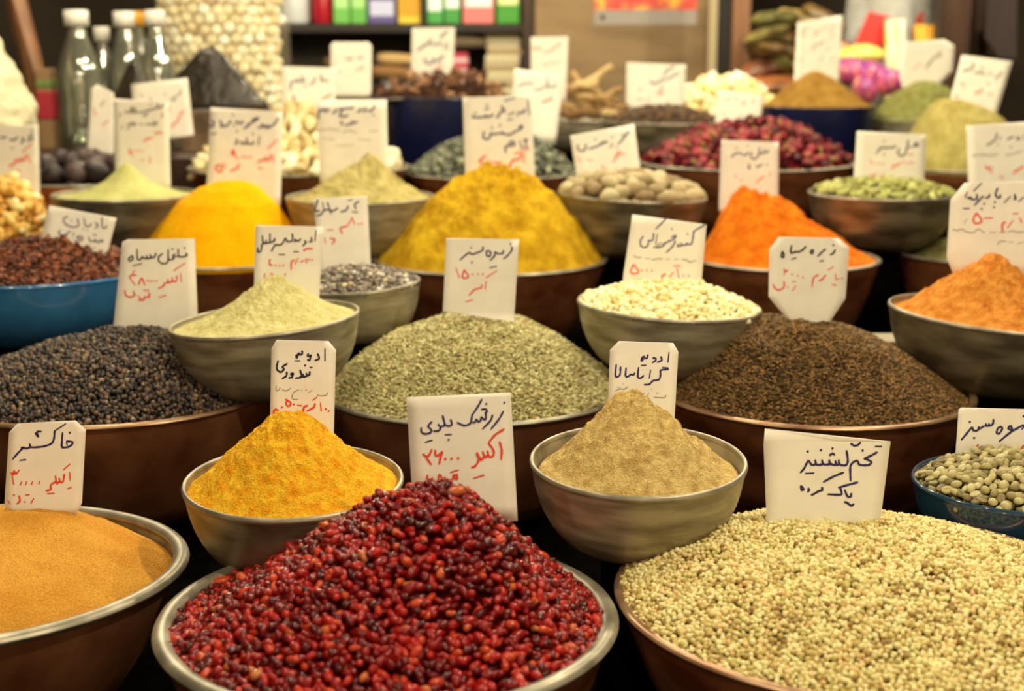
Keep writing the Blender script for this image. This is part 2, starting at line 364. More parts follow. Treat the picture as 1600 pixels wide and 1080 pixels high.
# ------------------------------------------------------------------ heaps
PROF = {
    'cone': ([0, .08, .2, .4, .6, .8, 1], [1, .955, .80, .54, .31, .13, 0]),
    'round': ([0, .1, .25, .45, .65, .85, 1], [1, .975, .87, .63, .36, .12, 0]),
    'dome': ([0, .15, .35, .55, .75, .9, 1], [1, .985, .90, .72, .43, .18, 0]),
    'flat': ([0, .3, .5, .7, .85, 1], [1, .95, .82, .58, .32, 0]),
    'spire': ([0, .06, .16, .32, .55, .78, 1], [1, .93, .73, .46, .22, .08, 0]),
}
class Heap:
    def __init__(s, key, peak, prof='round', edge=.93, drop=.008, lump=0.0, lscale=25, seed=1, fine=0.0, bottom=0, yoff=0.0):
        B = BOWLS[key]; s.B = B; s.M = B['M']; s.R = B['R'] * edge; s.drop = drop
        c = B['c']
        r = ray(*peak); k = (c[1] + yoff - EYE[1]) / r[1]
        p = EYE + r * k
        pl = np.array(B['M'].inverted() @ Vector(p))
        s.P = pl[:2]; s.H = pl[2] + drop
        s.prof = PROF[prof]; s.lump = lump; s.lscale = lscale; s.seed = seed; s.fine = fine
    def h(s, x, y):
        dx = x - s.P[0]; dy = y - s.P[1]; r = np.hypot(dx, dy) + 1e-9
        ux = dx / r; uy = dy / r
        b = s.P[0] * ux + s.P[1] * uy; cc = s.P[0] ** 2 + s.P[1] ** 2 - s.R ** 2
        L = -b + np.sqrt(np.maximum(b * b - cc, 1e-9)); t = np.clip(r / L, 0, 1)
        z = s.H * np.interp(t, *s.prof)
        # ease the tip
        e = np.clip(1 - t, 0, 1) ** .5
        if s.lump:
            n1 = fbm(x * s.lscale, y * s.lscale, s.seed, 4)
            rid = 1 - np.abs(fbm(x * s.lscale * 2.2, y * s.lscale * 2.2, s.seed + 9, 3)) * 4
            z = z + s.lump * (n1 + 0.22 * rid - .15) * e - s.lump * .9 * np.maximum(0, fbm(x * s.lscale * 1.4 + 50, y * s.lscale * 1.4, s.seed + 21, 2) - .22) * e
        if s.fine:
            z = z + s.fine * fbm(x * 260, y * 260, s.seed + 5, 2) * e
        return z - s.drop
    def surface(s, nr=110, na=300, wall=True):
        th = np.linspace(0, 2 * PI, na, endpoint=False); t = np.linspace(0, 1, nr) ** .9
        ux = np.cos(th); uy = np.sin(th)
        b = s.P[0] * ux + s.P[1] * uy; cc = s.P[0] ** 2 + s.P[1] ** 2 - s.R ** 2
        L = -b + np.sqrt(b * b - cc)
        X = s.P[0] + np.outer(t, L * ux); Y = s.P[1] + np.outer(t, L * uy)
        Z = s.h(X, Y)
        # skirt into the bowl
        X = np.vstack([X, X[-1] * .9]); Y = np.vstack([Y, Y[-1] * .9]); Z = np.vstack([Z, Z[-1] * 0 - s.drop - .03])
        nr += 1
        V = np.stack([X, Y, Z], -1).reshape(-1, 3)
        i = np.arange(nr - 1)[:, None] * na; j = np.arange(na)[None, :]; j2 = (j + 1) % na
        F = np.stack([i + j, i + na + j, i + na + j2, i + j2], -1).reshape(-1, 4)
        return V, F
    def pts(s, sp, jit=.35, cull=True, inset=.99, frac=1.0):
        n = int(s.R / sp) + 2
        gx, gy = np.meshgrid(np.arange(-n, n + 1), np.arange(-int(n * 1.2), int(n * 1.2) + 1))
        x = (gx + (gy % 2) * .5) * sp; y = gy * sp * .866
        x = x.ravel() + RNG.uniform(-jit, jit, x.size) * sp; y = y.ravel() + RNG.uniform(-jit, jit, y.size) * sp
        k = np.hypot(x, y) < s.R * inset; x = x[k]; y = y[k]
        z = s.h(x, y)
        if cull:
            m = np.array(s.M); w = np.stack([x, y, z, np.ones_like(x)]).T @ m.T
            v = w[:, :3] - EYE; d = v @ FWD
            px = 800 + FPX * v[:, 0] / d; py = 540 - FPX * (v @ UPV) / d
            k = (px > -260) & (px < 1860) & (py < 1500); x, y, z = x[k], y[k], z[k]
        return x, y, z

def powder_mat(name, rgb, rgb2=None, scale=60, bump=.6, bscale=420, k=1.0, bdist=.0035):
    c = alb(*rgb, k); c2 = alb(*rgb2, k) if rgb2 else tuple(v * .72 for v in c)
    m = noisemat(name, c2, c, scale, .95, bump=bump, bscale=bscale, spec=.1, detail=10, lo=.30, hi=.62, bdist=bdist)
    nt = m.node_tree; N = nt.nodes; L = nt.links; b = N['Principled BSDF']
    src = b.inputs['Base Color'].links[0].from_socket
    tc = next(n for n in N if n.type == 'TEX_COORD')
    n3 = N.new('ShaderNodeTexNoise'); n3.inputs['Scale'].default_value = min(bscale * 1.3, 700); n3.inputs['Detail'].default_value = 2
    L.new(tc.outputs['Object'], n3.inputs['Vector'])
    mr = N.new('ShaderNodeMapRange'); mr.inputs['From Min'].default_value = .35; mr.inputs['From Max'].default_value = .65
    mr.inputs['To Min'].default_value = .74; mr.inputs['To Max'].default_value = 1.14; L.new(n3.outputs[0], mr.inputs[0])
    mx = N.new('ShaderNodeVectorMath'); mx.operation = 'SCALE'; L.new(src, mx.inputs[0]); L.new(mr.outputs[0], mx.inputs['Scale'])
    L.new(mx.outputs[0], b.inputs['Base Color'])
    return m

def powder(key, name, label, peak, m, prof='round', nr=110, na=320, **kw):
    H = Heap(key, peak, prof, **kw)
    V, F = H.surface(nr, na)
    o = obj(name, mkmesh(name, V, F), m); o.matrix_world = H.M
    tag(o, label, 'spice heap', kind='stuff')
    return H

def seed_shape(kind):
    """unit seed: V, F"""
    if kind == 'ball':
        rings, seg = 6, 8
        prof = [(math.sin(PI * i / rings), -math.cos(PI * i / rings)) for i in range(1, rings)]
        V = [(0, 0, -1)] + [(r * math.cos(2 * PI * k / seg), r * math.sin(2 * PI * k / seg), z) for r, z in prof for k in range(seg)] + [(0, 0, 1)]
    elif kind == 'spindle':
        seg = 5; prof = [(.62, -.62), (1, 0), (.6, .66)]
        V = [(0, 0, -1)] + [(r * math.cos(2 * PI * k / seg), r * math.sin(2 * PI * k / seg), z) for r, z in prof for k in range(seg)] + [(0, 0, 1)]
    elif kind == 'bean':
        rings, seg = 6, 7
        V = [(0, 0, -1)]
        for i in range(1, rings):
            a = PI * i / rings; r = math.sin(a) ** .7; z = -math.cos(a)
            V += [(r * math.cos(2 * PI * k / seg) + .12 * (1 - z * z), r * math.sin(2 * PI * k / seg), z) for k in range(seg)]
        V += [(0, 0, 1)]; prof = [0] * (rings - 1)
    else:  # chunk
        seg = 5; prof = [(.85, -.5), (1, .1), (.7, .7)]
        V = [(0, 0, -1)] + [(r * math.cos(2 * PI * k / seg + i * .5), r * math.sin(2 * PI * k / seg + i * .5), z) for i, (r, z) in enumerate(prof) for k in range(seg)] + [(0, 0, 1)]
    n = len(prof); F = []
    for k in range(seg): F.append((0, 1 + (k + 1) % seg, 1 + k, 1 + k))
    for i in range(n - 1):
        for k in range(seg): F.append((1 + i * seg + k, 1 + i * seg + (k + 1) % seg, 1 + (i + 1) * seg + (k + 1) % seg, 1 + (i + 1) * seg + k))
    top = 1 + n * seg
    for k in range(seg): F.append((1 + (n - 1) * seg + k, 1 + (n - 1) * seg + (k + 1) % seg, top, top))
    tri = []; 
    for f in F:
        if f[2] == f[3]: tri.append(f[:3])
        else: tri.append((f[0], f[1], f[2])); tri.append((f[0], f[2], f[3]))
    return np.array(V, float), np.array(tri)

def rotmats(n, flat=0.0):
    """random rotations; flat>0 keeps the long (z) axis near the horizontal"""
    az = RNG.uniform(0, 2 * PI, n); el = RNG.normal(0, .35, n) if flat else np.arcsin(RNG.uniform(-1, 1, n))
    sp = RNG.uniform(0, 2 * PI, n)
    zx = np.stack([np.cos(el) * np.cos(az), np.cos(el) * np.sin(az), np.sin(el)], -1)
    t = np.stack([-np.sin(az), np.cos(az), 0 * az], -1); u = np.cross(zx, t)
    a = t * np.cos(sp)[:, None] + u * np.sin(sp)[:, None]; b = np.cross(zx, a)
    return np.stack([a, b, zx], -1)

def seeds(H, name, label, shape, size, sp, m, layers=(0.15,), extra=.3, flat=1, base=None, jit=.38, szvar=.15):
    V0, F0 = seed_shape(shape)
    P = []
    for li, lift in enumerate(layers):
        x, y, z = H.pts(sp if li == 0 else sp * 1.5, jit, cull=False)
        z = z + lift * size[1] + RNG.uniform(-.45, .45, len(z)) * size[1]
        P.append(np.stack([x, y, z], -1))
    P = np.concatenate(P); n = len(P)
    R = rotmats(n, flat); S = np.array([size[1], size[1], size[0]]) * (1 + RNG.normal(0, szvar, (n, 1))).clip(.5, 1.6)
    S = S * (1 + RNG.uniform(-.12, .12, (n, 3)))
    W = np.einsum('nij,nkj->nki', R, V0[None] * S[:, None, :]) + P[:, None, :]
    V = W.reshape(-1, 3); F = (F0[None] + (np.arange(n) * len(V0))[:, None, None]).reshape(-1, 3)
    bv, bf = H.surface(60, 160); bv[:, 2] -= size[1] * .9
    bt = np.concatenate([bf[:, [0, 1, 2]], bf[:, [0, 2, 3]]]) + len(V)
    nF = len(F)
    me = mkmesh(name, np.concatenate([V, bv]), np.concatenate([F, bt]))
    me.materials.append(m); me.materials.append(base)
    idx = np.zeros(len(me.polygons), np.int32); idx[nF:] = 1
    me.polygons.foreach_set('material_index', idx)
    o = obj(name, me, None); o.matrix_world = H.M
    tag(o, label, 'spice heap', kind='stuff')
    return o

# powders
powder('sand', 'orange_powder', 'smooth mound of fine sandy orange powder in the big copper bowl', (-30, 822), powder_mat('orange_powder', (242, 168, 62), (222, 140, 40), 14, 1.0, 560, bdist=.005), 'flat', nr=200, na=560, edge=.955, drop=.012, lump=.008, lscale=12, seed=3, fine=.0010)
powder('tandoori', 'yellow_powder', 'bright yellow crumbly powder heaped to a rounded peak', (447, 643), powder_mat('yellow_powder', (252, 188, 42), (236, 146, 16), 90, .9, 600), 'round', nr=220, na=520, edge=.97, drop=.006, lump=.012, lscale=30, seed=5, fine=.0030)
powder('garam', 'beige_powder', 'beige-brown powder in a rough rounded cone, fallen short of its tin rim', (986, 621), powder_mat('beige_powder', (224, 186, 108), (190, 148, 76), 90, .9, 600), 'round', nr=220, na=520, edge=.92, drop=.012, lump=.017, lscale=26, seed=8, fine=.0034)
powder('lemon', 'pale_green_powder', 'pale yellow-green powder sloping to a soft peak above the peppercorns', (434, 431), powder_mat('pale_green_powder', (232, 212, 136), (204, 184, 104), 60, .8, 600), 'cone', nr=180, na=460, edge=.97, drop=.004, lump=.007, lscale=24, seed=13, fine=.0026)
powder('tamarind', 'rust_powder', 'orange-brown lumpy powder with a narrow knobbly top', (1548, 389), powder_mat('rust_powder', (224, 146, 58), (192, 104, 30), 60, .8, 400), 'cone', nr=180, na=460, edge=.97, drop=.005, lump=.020, lscale=22, seed=17, fine=.003)
powder('henna', 'smooth_green_powder', 'smooth pale green powder rising to a blunt point at the left', (198, 253), powder_mat('smooth_green_powder', (198, 188, 110), (180, 170, 92), 20, .2, 300), 'spire', edge=.97, drop=.004, lump=.003, lscale=10, seed=19)
powder('turmeric', 'turmeric_powder', 'intense orange-yellow turmeric packed in a smooth high mound', (365, 281), powder_mat('turmeric_powder', (254, 176, 0), (250, 160, 0), 20, .2, 300), 'dome', edge=1.0, drop=.0, lump=.006, lscale=10, seed=23)
powder('sage', 'sage_powder', 'sage green powder with loose clumps near its pointed top', (572, 239), powder_mat('sage_powder', (194, 172, 100), (154, 134, 68), 34, .5, 260), 'cone', edge=.97, drop=.004, lump=.018, lscale=22, seed=29, fine=.002)
powder('curry', 'curry_powder', 'tall mustard yellow curry mound with dark pits and ridges', (787, 266), powder_mat('curry_powder', (212, 164, 28), (172, 122, 12), 24, .7, 240), 'dome', nr=150, na=400, edge=.97, drop=.004, lump=.034, lscale=15, seed=31, fine=.0025)
powder('paprika', 'paprika_powder', 'vivid orange-red paprika heaped with a soft ridged slope', (1163, 291), powder_mat('paprika_powder', (236, 124, 20), (208, 90, 10), 36, .7, 260), 'round', nr=150, na=400, edge=.98, drop=.003, lump=.022, lscale=20, seed=37, fine=.0025)
powder('papaya', 'dull_green_powder', 'low dull olive powder hidden behind the big right card', (1530, 372), powder_mat('dull_green_powder', (120, 110, 60), (90, 80, 40), 30, .5, 260), 'flat', drop=.01)
powder('olive', 'olive_powder', 'olive green powder in a broad smooth mound, right back', (1482, 156), powder_mat('olive_powder', (174, 154, 82), (146, 128, 60), 30, .4, 200), 'dome', edge=1.0, drop=.0, lump=.012, lscale=14, seed=41)
powder('green', 'grass_green_powder', 'grass green powder mound at the far right back', (1450, 127), powder_mat('grass_green_powder', (136, 130, 68), (108, 102, 44), 60, .5, 200), 'dome', edge=1.0, drop=.0, lump=.008, lscale=20, seed=43)
powder('navybrown', 'brown_powder', 'ginger brown powder piled above the navy pot', (1273, 111), powder_mat('brown_powder', (160, 116, 46), (128, 88, 28), 30, .5, 200), 'round', edge=.98, drop=.0, lump=.016, lscale=14, seed=47)

def grains(stops, name, **kw): return islandmat(name, stops, **kw)
# seeds
H_bar = Heap('barberry', (686, 762), 'round', edge=.955, drop=.004, lump=.018, lscale=14, seed=51)
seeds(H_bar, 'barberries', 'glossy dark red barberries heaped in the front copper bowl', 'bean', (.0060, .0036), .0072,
      islandmat('barberry_skin', [(0, alb(56, 4, 6)), (.3, alb(98, 7, 9)), (.6, alb(134, 13, 12)), (.88, alb(170, 28, 16)), (.98, alb(192, 66, 26)), (1, alb(180, 104, 48))], rough=.27, coat=0, spec=.38, bump=.5, bscale=300),
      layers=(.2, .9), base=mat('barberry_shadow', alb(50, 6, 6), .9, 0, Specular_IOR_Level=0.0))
H_cor = Heap('coriander', (1285, 846), 'dome', edge=.985, drop=.0, lump=.012, lscale=12, seed=53)
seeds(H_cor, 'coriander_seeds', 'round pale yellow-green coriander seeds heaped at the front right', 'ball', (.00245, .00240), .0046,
      islandmat('coriander_husk', [(0, alb(140, 100, 44)), (.15, alb(194, 164, 86)), (.5, alb(222, 200, 124)), (.8, alb(236, 218, 148)), (.93, alb(220, 172, 104)), (1, alb(184, 172, 84))], rough=.6, spec=.35, bump=.12, bscale=900),
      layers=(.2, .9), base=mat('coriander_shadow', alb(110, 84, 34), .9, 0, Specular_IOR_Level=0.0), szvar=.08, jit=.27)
H_pep = Heap('pepper', (225, 522), 'dome', edge=.975, drop=.0, lump=.010, lscale=12, seed=57)
seeds(H_pep, 'peppercorns', 'small wrinkled black and brown peppercorns heaped at the left', 'ball', (.0031, .0030), .0059,
      islandmat('pepper_husk', [(0, alb(22, 17, 15)), (.4, alb(46, 36, 31)), (.72, alb(80, 60, 42)), (.92, alb(122, 86, 52)), (1, alb(150, 130, 90))], rough=.48, spec=.5, bump=.35, bscale=600),
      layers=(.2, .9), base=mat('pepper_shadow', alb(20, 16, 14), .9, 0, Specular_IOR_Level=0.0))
H_cum = Heap('cumin', (735, 495), 'dome', edge=.975, drop=.0, lump=.010, lscale=12, seed=59)
seeds(H_cum, 'cumin_seeds', 'slender pale green cumin seeds heaped in the middle copper bowl', 'spindle', (.0048, .0013), .0036,
      islandmat('cumin_husk', [(0, alb(112, 92, 44)), (.2, alb(166, 148, 84)), (.55, alb(206, 190, 122)), (.85, alb(232, 218, 152)), (1, alb(190, 146, 88))], rough=.7, spec=.25),
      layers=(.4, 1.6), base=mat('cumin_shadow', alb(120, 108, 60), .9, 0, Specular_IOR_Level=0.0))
H_blk = Heap('blackcumin', (1222, 496), 'dome', edge=.955, drop=.006, lump=.012, lscale=12, seed=61)
seeds(H_blk, 'caraway_seeds', 'thin dark brown caraway seeds heaped at the right', 'spindle', (.0035, .00105), .0030,
      islandmat('caraway_husk', [(0, alb(46, 32, 14)), (.35, alb(92, 66, 32)), (.7, alb(138, 100, 50)), (.9, alb(176, 124, 66)), (1, alb(96, 90, 40))], rough=.6, spec=.3),
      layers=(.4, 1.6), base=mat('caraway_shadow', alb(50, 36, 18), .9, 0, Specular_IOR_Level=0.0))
H_res = Heap('resin', (1040, 446), 'dome', edge=.97, drop=.003, lump=.008, lscale=20, seed=63)
seeds(H_res, 'frankincense_lumps', 'creamy yellow frankincense lumps covering the tin bowl', 'chunk', (.0047, .0040), .0072,
      islandmat('resin', [(0, alb(226, 184, 96)), (.3, alb(246, 226, 150)), (.7, alb(255, 240, 180)), (1, alb(240, 208, 120))], rough=.45, spec=.5),
      layers=(.3, 1.0), base=mat('resin_base', alb(214, 190, 116), .9, 0, Specular_IOR_Level=0.0), szvar=.25)
H_mix = Heap('mixed', (540, 420), 'dome', edge=.97, drop=.002, lump=.006, lscale=20, seed=65)
seeds(H_mix, 'mixed_seeds', 'mottled grey, mauve and white seeds in the small bowl', 'chunk', (.0036, .003), .0056,
      islandmat('mixed_seed', [(0, alb(70, 56, 46)), (.5, alb(130, 112, 92)), (.8, alb(170, 150, 120)), (.93, alb(220, 196, 130)), (1, alb(235, 228, 205))], rough=.6),
      layers=(.3, 1.0), base=mat('mixed_base', alb(70, 58, 48), .9, 0, Specular_IOR_Level=0.0), szvar=.3)
H_gry = Heap('greyseed', (790, 206), 'dome', edge=.97, drop=.0, lump=.010, lscale=12, seed=67)
seeds(H_gry, 'grey_green_seeds', 'grey-green seeds heaped behind the curry mound', 'chunk', (.0085, .006), .0125,
      islandmat('grey_seed', [(0, alb(50, 50, 36)), (.5, alb(96, 96, 70)), (.85, alb(134, 132, 98)), (1, alb(180, 176, 130))], rough=.6),
      layers=(.3, 1.0), base=mat('grey_base', alb(50, 48, 36), .9, 0, Specular_IOR_Level=0.0), szvar=.25)
H_clo = Heap('clove', (1030, 168), 'flat', edge=.97, drop=.0, lump=.010, lscale=20, seed=69)
seeds(H_clo, 'cloves', 'dark brown cloves filling the tin bowl at the back', 'spindle', (.010, .0035), .009,
      islandmat('clove', [(0, alb(36, 22, 10)), (.6, alb(82, 52, 24)), (1, alb(130, 90, 44))], rough=.6),
      layers=(.3, 1.0), base=mat('clove_base', alb(36, 22, 10), .9, 0, Specular_IOR_Level=0.0), szvar=.25)

# ------------------------------------------------------------------ countable pieces
def lumpy(name, size, seed, rings=10, seg=14, amp=.08, fn=None):
    V = []; F = []
    for i in range(rings + 1):
        a = PI * i / rings
        for k in range(seg):
            q = 2 * PI * k / seg
            p = np.array([math.sin(a) * math.cos(q), math.sin(a) * math.sin(q), -math.cos(a)])
            s = 1 + amp * float(fbm(np.array([p[0] * 1.3 + p[2] * .7 + seed * 3.1]), np.array([p[1] * 1.3 - p[2] * .5]), seed, 3)[0]) * 2
            p = p * s
            if fn: p = fn(p)
            V.append(p * np.array(size))
    for i in range(rings):
        for k in range(seg): F.append((i * seg + k, i * seg + (k + 1) % seg, (i + 1) * seg + (k + 1) % seg, (i + 1) * seg + k))
    return mkmesh(name, np.array(V), F)

def tilt_to(nrm, spin):
    return Vector((0, 0, 1)).rotation_difference(Vector(nrm)).to_matrix().to_4x4() @ Matrix.Rotation(spin, 4, 'Z')

def pile(H, name, label, cat, group, meshes, sp, lift, nmax=300, lay='flat', jit=.3, parts=None, layers=2, smin=.85, smax=1.15, below=.7, inset=.97):
    P = []
    for L in range(layers):
        x, y, z = H.pts(sp * (1 if L == 0 else 1.15), jit, inset=inset - .04 * L)
        z = z + lift - L * sp * below + RNG.uniform(-.12, .12, len(z)) * sp
        P += [(a, b_, c, L) for a, b_, c in zip(x, y, z)]
    m = H.M
    P.sort(key=lambda p: (p[3], (m @ Vector(p[:3])).y))
    P = P[:nmax]
    for i, (x, y, z, L) in enumerate(P):
        e = .004
        hx = float(H.h(np.array([x + e]), np.array([y]))[0] - H.h(np.array([x - e]), np.array([y]))[0]) / (2 * e)
        hy = float(H.h(np.array([x]), np.array([y + e]))[0] - H.h(np.array([x]), np.array([y - e]))[0]) / (2 * e)
        n = Vector((-hx * .8 + random.gauss(0, .25), -hy * .8 + random.gauss(0, .25), 1)).normalized()
        k = random.randrange(len(meshes))
        T = Matrix.Translation((x, y, z)) @ tilt_to(n, random.uniform(0, 2 * PI))
        if lay == 'any': T = Matrix.Translation((x, y, z)) @ Euler((random.uniform(0, 6), random.uniform(0, 6), random.uniform(0, 6))).to_matrix().to_4x4()
        s = random.uniform(smin, smax)
        o = obj(name, meshes[k], None); o.matrix_world = m @ T @ Matrix.Scale(s, 4)
        tag(o, label, cat, group)
        if parts:
            for pn, pm in parts: obj(pn, pm[k], None, o)

def setm(meshes, m):
    for x in meshes: x.materials.append(m)
    return meshes

# nutmegs: long axis lies flat (local x)
nm = setm([lumpy('nutmeg', (.021, .0155, .0145), s, amp=.05) for s in range(4)],
          objmat('nutmeg_shell', [alb(124, 94, 52), alb(158, 132, 82), alb(190, 168, 116)], .55, 120, bump=.5, mix=.2))
pile(Heap('nutmeg', (985, 278), 'dome', edge=.93, drop=.0, seed=71), 'nutmeg', 'whole oval nutmeg heaped in the dark tin bowl', 'nutmeg', 'whole nutmegs in the tin bowl', nm, .031, .006, 140)
# cardamom pods
def pod(p):
    q = math.atan2(p[1], p[2]); f = 1 + .10 * math.cos(3 * q)
    t = abs(p[0]) ** 1.5
    return np.array([p[0], p[1] * f * (1 - .35 * t), p[2] * f * (1 - .35 * t)])
cm = setm([lumpy('cardamom_pod', (.0125, .0066, .0062), s + 10, 9, 12, .06, pod) for s in range(4)],
          objmat('cardamom_skin', [alb(108, 102, 36), alb(150, 144, 60), alb(190, 184, 100)], .6, 200, bump=.5, mix=.2))
def tiplist(meshes, nm_, m, r, L):
    out = []
    for _ in meshes:
        b_ = MB(); b_.tube([(L, 0, 0), (L * 1.22, .0004, 0)], [r, r * .4], 5); me = mkmesh(nm_, np.array(b_.v), b_.f); me.materials.append(m); out.append(me)
    return out
stemm = mat('dry_stem', alb(170, 150, 90), .8)
pile(Heap('cardamom', (1375, 284), 'flat', edge=.95, drop=.0, seed=73), 'cardamom_pod', 'green ribbed cardamom pod in the dark tin bowl', 'cardamom', 'green cardamom pods in the tin bowl', cm, .0165, .003, 290,
     parts=[('stem', tiplist(cm, 'stem', stemm, .0013, .012))], layers=1)
# coffee beans: half ellipsoid with a groove
def bean(p):
    z = p[2]
    if z > 0: z = z * .42 - .22 * math.exp(-(p[1] / .15) ** 2) * (1 - p[0] ** 2)
    return np.array([p[0], p[1], z])
fm = setm([lumpy('coffee_bean', (.0064, .0048, .0046), s + 20, 12, 18, .03, bean) for s in range(2)] + [lumpy('coffee_bean', (.0064, .0048, -.0048), 25 + s, 12, 18, .03, bean) for s in range(2)],
          objmat('green_coffee', [alb(112, 94, 48), alb(158, 138, 80), alb(194, 176, 114)], .5, 150, bump=.3, mix=.2))
seeds(Heap('coffee', (1580, 718), 'flat', edge=.93, drop=.004, seed=75), 'coffee_bean_fill', 'lower layer of green coffee beans in the teal bowl', 'bean', (.0062, .0044), .0098,
      islandmat('coffee_fill', [(0, alb(100, 84, 42)), (1, alb(170, 150, 92))], rough=.5), layers=(-.4,), base=mat('coffee_base', alb(60, 50, 26), .9, 0, Specular_IOR_Level=0.0))
pile(Heap('coffee', (1580, 713), 'flat', edge=.95, drop=.0, seed=75), 'coffee_bean', 'unroasted green coffee bean in the teal glazed bowl', 'coffee bean', 'green coffee beans in the glazed bowl', fm, .0098, .002, 300, lay='flat')
# star anise pieces
def petal_mesh(s):
    b_ = MB(); rnd = random.Random(s); n = rnd.choice([2, 3, 4])
    for k in range(n):
        a = k * 2 * PI / 8 + rnd.uniform(-.2, .2); L = rnd.uniform(.009, .013); w = .0028
        d = Vector((math.cos(a), math.sin(a), rnd.uniform(-.1, .35))); t = Vector((-math.sin(a), math.cos(a), 0))
        u = d.cross(t)
        V = [Vector((0, 0, 0)), d * L * .45 + t * w - u * .001, d * L * .45 + u * .003, d * L * .45 - t * w - u * .001, d * L, d * L * .4 - u * .004]
        b_.add(V, [(0, 2, 1), (0, 3, 2), (1, 2, 4), (2, 3, 4), (0, 1, 5), (0, 5, 3), (1, 4, 5), (3, 5, 4)])
    me = mkmesh('star_anise', np.array(b_.v), b_.f, False); return me
am = setm([petal_mesh(s) for s in range(7)], objmat('anise_husk', [alb(62, 26, 10), alb(120, 56, 26), alb(172, 96, 48)], .6, 200, bump=.3))
H_ani = Heap('anise', (62, 372), 'round', edge=.97, drop=.0, lump=.01, lscale=15, seed=77)
seeds(H_ani, 'anise_fragments', 'red-brown star anise crumbs under the whole pieces in the sky blue bowl', 'chunk', (.006, .0026), .0075,
      islandmat('anise_crumb', [(0, alb(40, 16, 8)), (.6, alb(104, 48, 22)), (1, alb(160, 88, 44))], rough=.6),
      layers=(.3, 1.4), base=mat('anise_base', alb(40, 16, 8), .9, 0, Specular_IOR_Level=0.0), szvar=.3)
pile(H_ani, 'star_anise', 'broken red-brown star anise piece on the sky blue bowl', 'star anise', 'star anise pieces in the blue bowl', am, .0155, .006, 290, lay='any', layers=1)
# rosebuds
def rose_mesh(s):
    b_ = MB(); rnd = random.Random(s)
    for ring, (n, r, h) in enumerate([(5, .010, .016), (4, .006, .018)]):
        for k in range(n):
            a = 2 * PI * k / n + ring * .6 + rnd.uniform(-.2, .2)
            c = Vector((math.cos(a), math.sin(a), 0)); t = Vector((-math.sin(a), math.cos(a), 0))
            V = [Vector((0, 0, -.006)), c * r - t * r * .8, c * r * 1.25, c * r + t * r * .8, c * r * .9 + t * r * .5 + Vector((0, 0, h)), c * r * .8 - t * r * .5 + Vector((0, 0, h * rnd.uniform(.8, 1.1)))]
            b_.add(V, [(0, 2, 1), (0, 3, 2), (1, 2, 5), (2, 4, 5), (2, 3, 4)])
    return mkmesh('rosebud', np.array(b_.v), b_.f, True)
rm = setm([rose_mesh(s) for s in range(5)], objmat('rose_petal', [alb(70, 12, 18), alb(122, 24, 34), alb(166, 54, 56)], .6, 150, bump=.2))
for x in rm: pass
calyx = []
for x in rm:
    b_ = MB(); b_.lathe([(0, -.012), (.003, -.010), (.0065, -.004), (.007, .001)], 8); me = mkmesh('calyx', np.array(b_.v), b_.f); calyx.append(me)
setm(calyx, mat('calyx', alb(150, 110, 50), .8))
H_ros = Heap('rose', (1192, 192), 'dome', edge=.97, drop=.0, lump=.02, lscale=12, seed=79)
powder('rose', 'rose_petals', 'loose crimson petals packed below the rosebuds', (1192, 199), powder_mat('rose_crumb', (120, 26, 30), (80, 14, 18), 90, .9, 200), 'dome', nr=50, na=120, edge=.95, lump=.02, lscale=12, seed=79)
pile(H_ros, 'rosebud', 'crimson dried rosebud heaped in the wide copper bowl', 'rosebud', 'dried rosebuds in the copper bowl', rm, .027, .002, 298, lay='any', layers=1, parts=[('calyx', calyx)])
# dried cream chips
def chip_mesh(s, L=.026, W=.013, T=.005):
    rnd = random.Random(s); b_ = MB(); n = 9
    pts = []
    for i in range(n):
        t = i / (n - 1) - .5; a = t * 2.2
        pts.append(Vector((math.sin(a) * L * .6, (1 - math.cos(a)) * L * .7, rnd.uniform(-.001, .001))))
    b_.tube(pts, [T * (.5 + 1.0 * math.sin(PI * (i + .6) / n)) for i in range(n)], 8)
    return mkmesh('dried_chip', np.array(b_.v), b_.f)
gm = setm([chip_mesh(s, .034 + .01 * (s % 3), T=.009) for s in range(6)], objmat('cream_chip', [alb(196, 162, 96), alb(232, 206, 140), alb(255, 240, 192)], .65, 90, bump=.3))
H_gar = Heap('garlic', (470, 168), 'cone', edge=.97, drop=.0, lump=.015, lscale=10, seed=81)
powder('garlic', 'chip_crumbs', 'cream crumbs lying under the dried chips at the back', (470, 182), powder_mat('chip_crumb', (214, 184, 116), (150, 116, 60), 60, .9, 120), 'cone', nr=50, na=120, edge=.95)
pile(H_gar, 'dried_chip', 'curled cream coloured dried chip in the back left copper bowl', 'dried chip', 'dried chips in the back left bowl', gm, .034, .006, 260, lay='any', layers=1)
km = setm([chip_mesh(s + 30, .04 + .012 * (s % 3), T=.010) for s in range(5)], objmat('bright_chip', [alb(240, 196, 110), alb(255, 232, 160), alb(255, 246, 208)], .6, 90, bump=.3))
H_chi = Heap('chips', (1128, 128), 'dome', edge=1.0, drop=.0, seed=83)
powder('chips', 'root_chip_crumbs', 'pale crumbs under the bright cream root chips', (1128, 138), powder_mat('root_crumb', (240, 210, 140), (200, 160, 90), 60, .9, 120), 'dome', nr=50, na=120, edge=.97)
pile(H_chi, 'root_chip', 'bright cream root chip piled behind the cloves', 'root chip', 'cream root chips at the back', km, .034, .006, 150, lay='any', layers=1)
